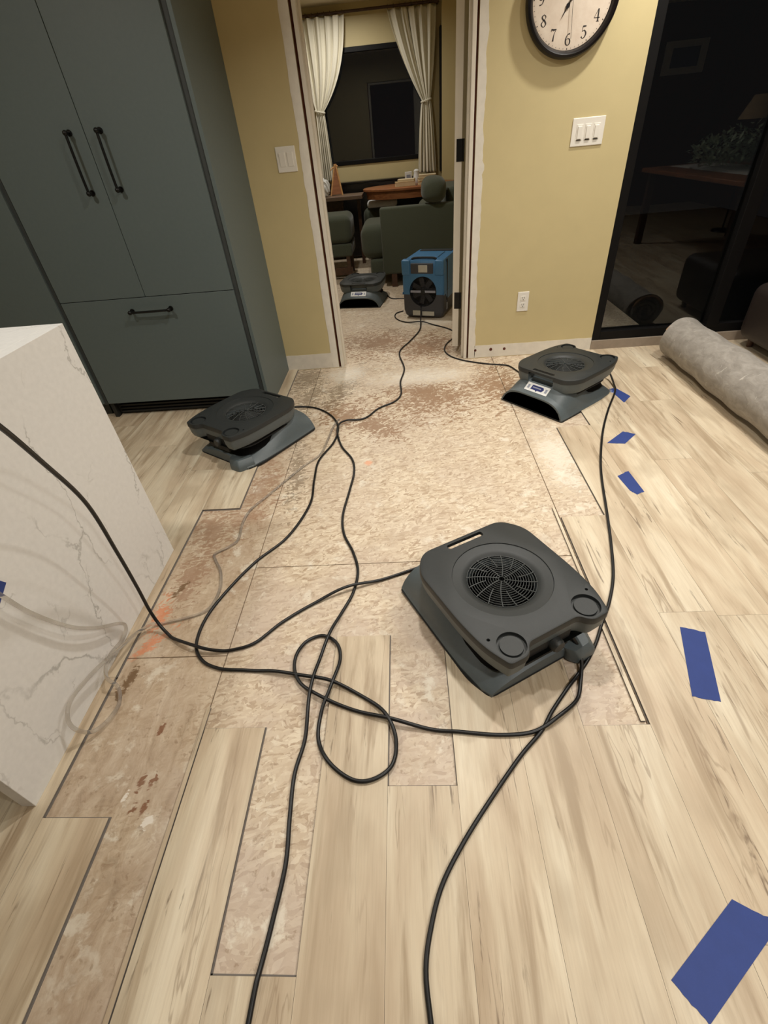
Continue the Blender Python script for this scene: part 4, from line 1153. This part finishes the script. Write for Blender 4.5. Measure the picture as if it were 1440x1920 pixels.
# dark leather footstool half out of frame beside the roll
e = empty('leather_footstool', (2.56, 2.95, 0), label='dark brown leather footstool by the glass door at the right edge of the photo', cat='footstool')
bm = B(); box(bm, -0.33, 0.4, -0.36, 0.36, 0.05, 0.40, 0.07, 5); link('cushion_body', bm, M['leather'], e, smooth=True)
for sx in (-0.25, 0.32):
    for sy in (-0.28, 0.28):
        bm = B(); cyl(bm, (sx, sy, 0), (sx, sy, 0.07), 0.018, 0.024, 14); link('leg', bm, M['walnut'], e)

# ------------------------------------------------------------------ dehumidifier
def dehumidifier():
    e = empty('dehumidifier', (0.16, 4.385, SUB), math.radians(-20), label='blue and dark grey portable dehumidifier beyond the doorway, big round fan grille in front', cat='dehumidifier')
    W, D, H = 0.185, 0.50, 0.475     # half width; front face at y=0, body behind it
    def prof(w, d0, d1, z, r=0.03):
        return [(a.x, a.y, z) for a in round_poly([(-w, d0), (w, d0), (w, d1), (-w, d1)], r, 4)]
    bm = B(); loft(bm, [prof(W - .022, .03, D - .03, .012), prof(W - .010, .012, D - .015, .03), prof(W, .0, D, .075), prof(W, .0, D, .215)])
    body = link('lower_body', bm, M['dgrey'], None, smooth=True)
    bm = B(); loft(bm, [prof(W + .002, -.002, D, .205), prof(W + .003, -.003, D, .24), prof(W, .0, D, .44), prof(W - .012, .012, D - .012, .47)])
    bmesh.ops.triangulate(bm, faces=[f for f in bm.faces if len(f.verts) > 6])
    top = link('upper_body', bm, M['blue'], None, smooth=True)
    # fan opening cut through both halves
    for ob in (body, top):
        bm = B(); cyl(bm, (0.0, -.05, .228), (0.0, .075, .228), .122, seg=64); boolean(ob, [tmp(bm)])
        ob.parent = e
    bm = B()
    cut = None
    # dark side saddle that dips from blue to grey
    for s_ in (-1, 1):
        bm = B(); loft(bm, [[(s_ * (W + .0005), y, z) for y, z in ((.0, .20), (.05, .205), (.12, .15), (.42, .15), (.47, .205), (.5, .2), (.5, .22), (0, .22))], [(s_ * (W + .004), y, z) for y, z in ((.0, .20), (.05, .205), (.12, .15), (.42, .15), (.47, .205), (.5, .2), (.5, .22), (0, .22))]])
        link('side_flank', bm, M['blue'], e)
        bm = B(); box(bm, s_ * (W + 0.001) - 0.004, s_ * (W + 0.001) + 0.004, 0.10, 0.118, 0.12, 0.465, 0.001); link('side_strap', bm, M['groove'], e)
    # front posts and recessed display panel at the top
    bm = B(); box(bm, -0.105, 0.095, -0.006, 0.02, 0.372, 0.452, 0.006); pnl = link('control_panel', bm, M['dgrey'], e)
    bm = B(); box(bm, -0.035, 0.045, -0.009, 0.0, 0.383, 0.438, 0.002); link('display', bm, M['display'], pnl)
    for s_ in (-1, 1):
        bm = B(); box(bm, s_ * 0.148 - 0.038, s_ * 0.148 + 0.038, -0.012, 0.06, 0.36, 0.478, 0.012, 3); link('corner_post', bm, M['blue'], e, smooth=True)
    bm = B(); tube(bm, catmull([(-0.11, 0.05, 0.474), (-0.07, 0.05, 0.484), (0.07, 0.05, 0.484), (0.11, 0.05, 0.474)], 6), 0.009, 8); link('front_handle', bm, M['groove'], e, smooth=True)
    bm = B(); box(bm, -0.15, 0.15, 0.40, 0.455, 0.462, 0.476, 0.004); link('rear_handle', bm, M['groove'], e)
    bm = B(); box(bm, -0.10, 0.10, 0.12, 0.36, 0.466, 0.478, 0.006); link('top_hatch', bm, M['blue'], e)
    # fan grille
    bm = B(); cyl(bm, (0, .070, .228), (0, .078, .228), .121, seg=48)
    link('fan_well', bm, M['groove'], e)
    bm = B()
    for i in range(12):
        r = 0.012 + i * 0.0097
        tube(bm, [(r * math.cos(a * PI / 20), 0.004, .228 + r * math.sin(a * PI / 20)) for a in range(40)], 0.0014, 5, closed=True)
    for i in range(8):
        a = i * PI / 4 + 0.39; tube(bm, [(0.01 * math.cos(a), 0.002, .228 + 0.01 * math.sin(a)), (0.121 * math.cos(a), 0.002, .228 + 0.121 * math.sin(a))], 0.0016, 5)
    link('fan_grille', bm, M['groove'], e)
    bm = B()
    for i in range(7):
        v = box(bm, 0.02, 0.11, 0.03, 0.04, .228 - 0.02, .228 + 0.02)
        bmesh.ops.rotate(bm, verts=v, cent=(0, 0.03, .228), matrix=Matrix.Rotation(i * 2 * PI / 7, 3, 'Y'))
    cyl(bm, (0, 0.02, .228), (0, 0.05, .228), 0.03, seg=24); link('fan_blades', bm, M['dgrey'], e)
    bm = B(); box(bm, -0.112, 0.112, -0.004, 0.001, .221, .239); link('badge_bar', bm, M['label_grey'], e)
    bm = B(); lathe(bm, [(0.0005, -.008), (.018, -.006), (.024, 0.002)], 24, 'Y', (0, 0, .228)); link('fan_hub', bm, M['groove'], e, smooth=True)
    bm = B(); box(bm, -0.098, -0.028, -0.0025, 0.0035, 0.030, 0.072); box(bm, -0.010, 0.100, -0.0025, 0.0035, 0.030, 0.066); link('rating_sticker', bm, M['display'], e)
    bm = B(); box(bm, W - 0.003, W + 0.0015, 0.10, 0.13, 0.06, 0.14); link('side_sticker', bm, M['label_grey'], e)
dehumidifier()

# ------------------------------------------------------------------ sitting room furniture
def soft(bm, x0, x1, y0, y1, z0, z1, r=0.05, seg=5): return box(bm, x0, x1, y0, y1, z0, z1, r, seg)
# sofa seen from its arm end, facing left
e = empty('armchair', (0.25, 5.60, SUB), label='large dark green armchair seen from its flat side, behind the dehumidifier', cat='armchair')
ox = 0.25; oy = 5.60
def sb(name, x0, x1, y0, y1, z0, z1, r=0.03, mat='sofa', seg=4):
    bm = B(); soft(bm, x0 - ox, x1 - ox, y0 - oy, y1 - oy, z0, z1, r, seg); return link(name, bm, M[mat], e, smooth=True)
sb('arm', -0.215, 0.72, 5.60, 5.74, 0.13, 0.742, 0.02)
sb('base_frame', -0.36, 0.72, 5.74, 6.5, 0.10, 0.26, 0.03)
sb('seat_cushion', -0.445, 0.5, 5.742, 6.46, 0.255, 0.585, 0.10, seg=6)
sb('backrest', 0.475, 0.76, 5.742, 6.5, 0.26, 0.86, 0.05)
sb('back_cushion', 0.20, 0.47, 5.80, 6.38, 0.56, 0.733, 0.08, seg=6)
for x, y in ((-0.10, 5.64), (0.62, 5.64), (-0.10, 6.45), (0.62, 6.45)):
    bm = B(); box(bm, x - ox - 0.03, x - ox + 0.03, y - oy - 0.03, y - oy + 0.03, 0.0, 0.135, 0.004); link('leg', bm, M['walnut'], e)
bm = B()
bmesh.ops.create_uvsphere(bm, u_segments=32, v_segments=20, radius=1.0)
for v in bm.verts:
    x, y, z = v.co
    p = 0.75
    v.co = Vector((math.copysign(abs(x) ** p, x) * 0.125, math.copysign(abs(y) ** p, y) * 0.20, math.copysign(abs(z) ** p, z) * 0.11))
o = link('throw_pillow', bm, M['sofa'], None, smooth=True, loc=(0.34, 5.74, 0.848)); o.rotation_euler = (0.05, 0.05, 0)
tag(o, 'plump green pillow on top of the large green armchair', 'pillow')

# armchair at the left, partly behind the jamb
def seat_unit(name, x0, x1, y0, y1, zs, zc, label, cat):
    e = empty(name, ((x0 + x1) / 2, y0, SUB), label=label, cat=cat)
    cx = (x0 + x1) / 2
    bm = B(); soft(bm, x0 - cx, x1 - cx, 0, y1 - y0, zs, zc, 0.075, 6); link('seat_cushion', bm, M['sofa'], e, smooth=True)
    bm = B(); soft(bm, x0 - cx + .01, x1 - cx - .015, 0.01, y1 - y0, zs - 0.13, zs, 0.02); link('seat_frame', bm, M['sofa'], e, smooth=True)
    for sx in (x0 - cx + 0.06, x1 - cx - 0.07):
        for sy in (0.05, y1 - y0 - 0.06):
            bm = B(); box(bm, sx - 0.022, sx + 0.022, sy - 0.022, sy + 0.022, 0, zs - 0.12, 0.003); link('leg', bm, M['walnut'], e)
    bm = B(); box(bm, x0 - cx + 0.02, x1 - cx - 0.03, 0.03, 0.06, 0.05, 0.13, 0.003); link('stretcher', bm, M['walnut'], e)
    return e
a1 = seat_unit('armchair', -1.25, -0.570, 6.12, 6.66, 0.375, 0.655, 'green upholstered seat on dark wooden legs just inside the doorway left side', 'armchair')
# second armchair behind the sofa seat with a white throw
e = empty('armchair', (-0.10, 7.12, SUB), label='green armchair cushion with a white throw on it, behind the large armchair seat', cat='armchair')
bm = B(); soft(bm, -0.385, 0.1, 0.0, 0.22, 0.24, 0.60, 0.08, 6); link('seat_cushion', bm, M['sofa'], e, smooth=True)
bm = B(); soft(bm, -0.34, 0.1, 0.01, 0.22, 0.09, 0.25, 0.02); link('seat_frame', bm, M['sofa'], e, smooth=True)
for sx in (-0.3, 0.06):
    for sy in (0.05, 0.18):
        bm = B(); box(bm, sx - .02, sx + .02, sy - .02, sy + .02, 0, 0.10); link('leg', bm, M['walnut'], e)
bm = B(); soft(bm, -0.325, 0.06, 0.004, 0.20, 0.594, 0.668, 0.03, 5)
o = link('throw_blanket', bm, M['cloth_white'], None, smooth=True, loc=(-0.10, 7.12, 0)); tag(o, 'folded white throw on the green armchair cushion', 'blanket')

# oval wooden side table with books
te = empty('wooden_table', (0.13, 6.98, SUB), label='reddish brown oval wooden table behind the armchairs, under the far window', cat='table')
bm = B()
def oval(a, b, z, n=48): return [(a * math.cos(2 * PI * i / n), b * math.sin(2 * PI * i / n), z) for i in range(n)]
loft(bm, [oval(.565, .34, .792), oval(.58, .355, .800), oval(.58, .355, .818), oval(.57, .345, .824)]); link('tabletop', bm, M['table_wood'], te, smooth=True)
bm = B(); loft(bm, [oval(.535, .315, .715), oval(.545, .322, .792)]); link('apron', bm, M['table_wood'], te, smooth=True)
bm = B(); lathe(bm, [(.001, 0), (.20, 0), (.20, .03), (.05, .07), (.035, .2), (.05, .4), (.035, .6), (.08, .72), (.001, .72)], 32, 'Z', (.26, 0, 0)); link('pedestal', bm, M['walnut'], te, smooth=True)
def book(x, y, z, w, d, h, rz, label, cover='book'):
    e = empty('book', (x, y, z), rz, label=label, cat='book')
    bm = B(); box(bm, -w / 2, w / 2, -d / 2, d / 2, 0, 0.004, 0.001); box(bm, -w / 2, w / 2, -d / 2, d / 2, h - 0.004, h, 0.001); box(bm, -w / 2, w / 2, d / 2 - 0.004, d / 2, 0, h)
    link('cover', bm, M[cover], e)
    bm = B(); box(bm, -w / 2 + .004, w / 2 - .004, -d / 2 + .003, d / 2 - .004, 0.004, h - 0.004); link('pages', bm, M['paper'], e)
    return e
tz = SUB + 0.8245
book(0.07, 6.85, tz, 0.24, 0.17, 0.045, 0.05, 'tan book lying flat at the left of the pile table')
book(0.085, 6.86, tz + .0455, 0.20, 0.15, 0.022, -0.12, 'thin cream book on top of the flat tan book', 'paper')
for i, (w, h, rz) in enumerate(((0.22, 0.034, 0.0), (0.215, 0.03, 0.06), (0.20, 0.03, -0.05))):
    book(0.335, 6.86, tz + [0, .0345, .065][i], w, 0.16, h, rz, ['bottom book of the three-book stack by the right curtain', 'middle book of the three-book stack by the right curtain', 'top book of the three-book stack by the right curtain'][i], 'book' if i != 2 else 'paper')
e = empty('picture_stand', (0.115, 7.06, tz), 0.1, label='small white upright photo frame on the wooden table', cat='photo frame')
bm = B(); box(bm, -0.042, 0.042, -0.012, 0.012, 0, 0.125, 0.003); link('frame', bm, M['label_white'], e)
bm = B(); box(bm, -0.024, 0.024, -0.0145, -0.01, 0.03, 0.095); link('picture', bm, M['label_grey'], e)
bm = B(); lathe(bm, [(0.001, 0), (.036, 0.0), (.045, .02), (.04, .06), (.03, .10), (.034, .125), (.02, .14), (.001, .142)], 28)
o = link('vase', bm, M['cloth_white'], None, smooth=True, loc=(0.215, 7.10, tz)); tag(o, 'rounded pale grey vase beside the white photo frame', 'vase')

# grey-brown bench/desk at left, pine chair back with white cloth
e = empty('desk', (-1.05, 6.97, SUB), label='long grey-brown wooden desk under the left curtain', cat='desk')
bm = B(); box(bm, -0.7, 0.60, -0.25, 0.10, 0.745, 0.785, 0.004); link('desktop', bm, M['bench_wood'], e)
bm = B(); box(bm, -0.65, 0.34, -0.06, 0.08, 0.62, 0.745); link('drawer_box', bm, M['walnut'], e)
for x in (-0.64, 0.53):
    bm = B(); box(bm, x - .02, x + .02, 0.02, 0.06, 0, 0.745); link('leg', bm, M['walnut'], e)
e = empty('tabletop_easel', (-0.80, 6.96, SUB + 0.785), label='honey-coloured wooden easel standing on the desk by the left curtain', cat='easel')
bm = B(); tube(bm, [(-0.045, -0.02, 0.0), (0.035, 0.02, 0.31)], 0.011, 8); link('left_post', bm, M['pine'], e)
bm = B(); tube(bm, [(0.095, -0.02, 0.0), (0.045, 0.02, 0.31)], 0.011, 8); link('right_post', bm, M['pine'], e)
bm = B(); loft(bm, [[(-0.04, -0.028, 0.01), (0.085, -0.028, 0.01), (0.045, 0.015, 0.27), (0.02, 0.015, 0.27)], [(-0.04, -0.018, 0.01), (0.085, -0.018, 0.01), (0.045, 0.025, 0.27), (0.02, 0.025, 0.27)]]); link('back_board', bm, M['table_wood'], e)
bm = B(); tube(bm, catmull([(0.02, 0.01, 0.28), (0.0, 0.0, 0.27), (-0.02, -0.01, 0.25)], 4), 0.006, 8); tube(bm, [(0.05, 0.02, 0.30), (0.07, 0.01, 0.285)], 0.006, 8); link('top_peg', bm, M['pine'], e)
bm = B(); rng = random.Random(4)
bmesh.ops.create_icosphere(bm, subdivisions=4, radius=1.0)
for v in bm.verts:
    n_ = v.co.copy(); k = 1 + 0.22 * math.sin(n_.x * 7 + n_.z * 5) * math.cos(n_.y * 6 + n_.z * 3)
    v.co = Vector((n_.x * 0.062 * k, n_.y * 0.05 * k, n_.z * 0.075 * k + (0.02 if n_.z > 0 else 0)))
o = link('white_cloth', bm, M['cloth_white'], None, smooth=True, loc=(-0.905, 6.84, 0.862)); tag(o, 'crumpled white cloth bundle beside the wooden easel', 'cloth')

# black sideboard along the far wall
e = empty('sideboard', (-0.8, 7.37, SUB), label='long black sideboard along the far wall below the window', cat='sideboard')
bm = B(); box(bm, -1.2, 1.20, -0.02, 0.125, 0.03, 0.86, 0.004); link('body', bm, M['black_wood'], e)
bm = B(); box(bm, -1.22, 1.22, -0.03, 0.128, 0.862, 0.882, 0.003); link('top_board', bm, M['black_wood'], e)

# curtains and rod
def curtain(name, xt0, xt1, tie_x, tie_w, zt, ztop, zbot, xb0, xb1, label, seed, anchor):
    e = empty(name, (0, 7.40, 0), label=label, cat='curtain')
    rng = random.Random(seed); nu, nv = 120, 70
    ph = [rng.uniform(0, 6.28) for _ in range(4)]
    bm = B(); g = []
    for j in range(nv + 1):
        z = ztop + (zbot - ztop) * j / nv
        if z > zt:
            t = (ztop - z) / (ztop - zt)
            if anchor == 'left':
                a = xt0 + (tie_x - tie_w / 2 - xt0) * t ** 1.6; b = xt1 + (tie_x + tie_w / 2 - xt1) * (0.25 * t + 0.75 * t ** 2.6)
            else:
                b = xt1 + (tie_x + tie_w / 2 - xt1) * t ** 1.6; a = xt0 + (tie_x - tie_w / 2 - xt0) * (0.55 * t + 0.45 * t ** 1.8)
            amp = 0.022 * (1 - t) + 0.012
        else:
            t = min(1, (zt - z) / (zt - zbot)); s_ = t ** 0.6
            a = tie_x - tie_w / 2 + (xb0 - (tie_x - tie_w / 2)) * s_; b = tie_x + tie_w / 2 + (xb1 - (tie_x + tie_w / 2)) * s_
            amp = 0.012 + 0.018 * s_
        row = []
        for i in range(nu + 1):
            u = i / nu
            y = amp * math.sin(u * 2 * PI * 5.5 + ph[0] + 0.6 * math.sin(j * 0.05 + ph[1])) + amp * 0.35 * math.sin(u * 2 * PI * 12.3 + ph[2] + 0.03 * j)
            x = a + (b - a) * (u + 0.012 * math.sin(u * 2 * PI * 8 + ph[3]))
            row.append(bm.verts.new((x, y, z)))
        g.append(row)
    for j in range(nv):
        for i in range(nu): bm.faces.new((g[j][i], g[j][i + 1], g[j + 1][i + 1], g[j + 1][i]))
    o = link('panel', bm, M['linen'], e, smooth=True, angle=80)
    md = o.modifiers.new('thick', 'SOLIDIFY'); md.thickness = 0.002
    bm = B()
    pts = [(tie_x + (tie_w / 2 + 0.006) * math.cos(a * PI / 12), 0.032 * math.sin(a * PI / 12), zt + (0.012 if anchor == 'right' else -0.012) * math.cos(a * PI / 12)) for a in range(24)]
    tube(bm, pts, 0.010, 8, closed=True)
    link('tieback', bm, M['linen'], e, smooth=True)
    return e
curtain('curtain', -1.10, -0.528, -0.915, 0.10, 1.585, 2.371, 0.895, -0.985, -0.835, 'cream curtain tied back on the left of the far window', 1, 'left')
curtain('curtain', -0.05, 0.485, 0.362, 0.10, 1.592, 2.371, 0.90, 0.245, 0.475, 'cream curtain tied back on the right of the far window', 2, 'right')
e = empty('curtain_rod', (0, 7.40, 2.392), label='dark curtain rod above the far window', cat='curtain rod')
bm = B(); cyl(bm, (-1.3, 0, 0), (0.52, 0, 0), 0.013, seg=14); link('rod', bm, M['walnut'], e, smooth=True)
for x in [-1.08 + i * 0.068 for i in range(9)] + [-0.04 + i * 0.064 for i in range(9)]:
    bm = B(); tube(bm, [(x, 0.019 * math.cos(a * PI / 8), 0.019 * math.sin(a * PI / 8)) for a in range(16)], 0.003, 6, closed=True)
    link('curtain_ring', bm, M['walnut'], e, smooth=True)
bm = B(); box(bm, -1.25, -1.22, 0.0, 0.098, -0.015, 0.015); box(bm, 0.49, 0.515, 0.0, 0.098, -0.015, 0.015); link('bracket', bm, M['walnut'], e)
# narrow black casement standing at the end of the window bay
bm = B(); box(bm, 0.524, 0.5445, 7.362, 7.48, 0.90, 2.20, 0.002)
o = struct('window_2', bm, M['frame_black']); tag(o, 'narrow black window frame edge at the corner right of the curtains', 'window')

# recessed ceiling lights
def downlight(x, y, label):
    e = empty('recessed_light', (x, y, CEIL), label=label, cat='ceiling light', group='recessed ceiling lights')
    bm = B(); rg = lathe(bm, [(0.066, 0.0), (0.088, 0.0), (0.088, -0.004), (0.070, -0.008), (0.066, 0.0)], 40); link('trim_ring', bm, M['white_paint'], e, smooth=True)
for x, y, l in ((0.12, 1.67, 'recessed light over the middle of the lifted floor'), (-0.56, 6.9, 'recessed light before the far window')): downlight(x, y, l)

# ------------------------------------------------------------------ dining corner behind the camera, seen only in the dark glass
te = empty('dining_table', (3.5, 1.0, 0), label='brown dining table mirrored faintly in the glass door', cat='table')
bm = B(); box(bm, -0.65, 0.65, -1.05, 1.05, 0.735, 0.775, 0.012, 3); link('tabletop', bm, M['table_wood'], te, smooth=True)
for sx in (-0.55, 0.55):
    for sy in (-0.95, 0.95):
        bm = B(); box(bm, sx - .035, sx + .035, sy - .035, sy + .035, 0, 0.735, 0.004); link('leg', bm, M['walnut'], te)
bm = B(); box(bm, -0.24, 0.24, -0.8, 0.7, 0, 0.003); o = link('table_runner', bm, M['cloth_white'], None, loc=(3.35, 0.9, 0.7758)); tag(o, 'white runner on the dining table, seen in the glass', 'table runner')
def leafy(x, y, z, n, rad, h, seed, label):
    rng = random.Random(seed); bm = B()
    for i in range(n):
        a = rng.uniform(0, 6.28); r = rad * rng.random() ** 0.6; c = Vector((r * math.cos(a), r * math.sin(a), h * rng.random() * (1 - r / rad * 0.5) + 0.03))
        d = Vector((rng.uniform(-1, 1), rng.uniform(-1, 1), rng.uniform(-0.2, 0.9))).normalized(); s_ = d.cross(Vector((0, 0, 1))).normalized() * 0.017; L_ = rng.uniform(.05, .10)
        k = d.cross(s_).normalized() * 0.008
        bm.faces.new([bm.verts.new(p) for p in (c, c + d * L_ * .5 + s_, c + d * L_ + k, c + d * L_ * .5 - s_)])
    for v in bm.verts: v.co.z = max(v.co.z, 0.003)
    o = link('greenery_centerpiece', bm, M['leaf'], None, loc=(x, y, z)); tag(o, label, 'plant'); return o
leafy(3.35, 0.9, 0.779, 700, 0.42, 0.34, 5, 'leafy green centerpiece on the dining table, mirrored in the glass door')
le = empty('table_lamp', (4.15, -0.3, 0), label='floor lamp with cream shade mirrored in the glass door', cat='lamp')
bm = B(); lathe(bm, [(0.10, 1.34), (0.20, 1.13), (0.198, 1.13), (0.098, 1.34)], 40); link('lamp_shade', bm, M['shade'], le, smooth=True)
bm = B(); cyl(bm, (0, 0, 0), (0, 0, 0.02), 0.13, 0.12, 30); cyl(bm, (0, 0, 0.02), (0, 0, 1.30), 0.010, seg=12); link('pole', bm, M['black_metal'], le)
pe = empty('framed_picture', (4.39, YB, 1.875), label='pale framed picture mirrored in the glass door', cat='picture')
bm = B(); box(bm, -0.31, 0.31, 0.0, 0.025, -0.19, 0.19, 0.004); link('frame', bm, M['label_white'], pe)
bm = B(); box(bm, -0.2, 0.2, 0.024, 0.028, -0.11, 0.11); link('picture', bm, M['label_blue'], pe)
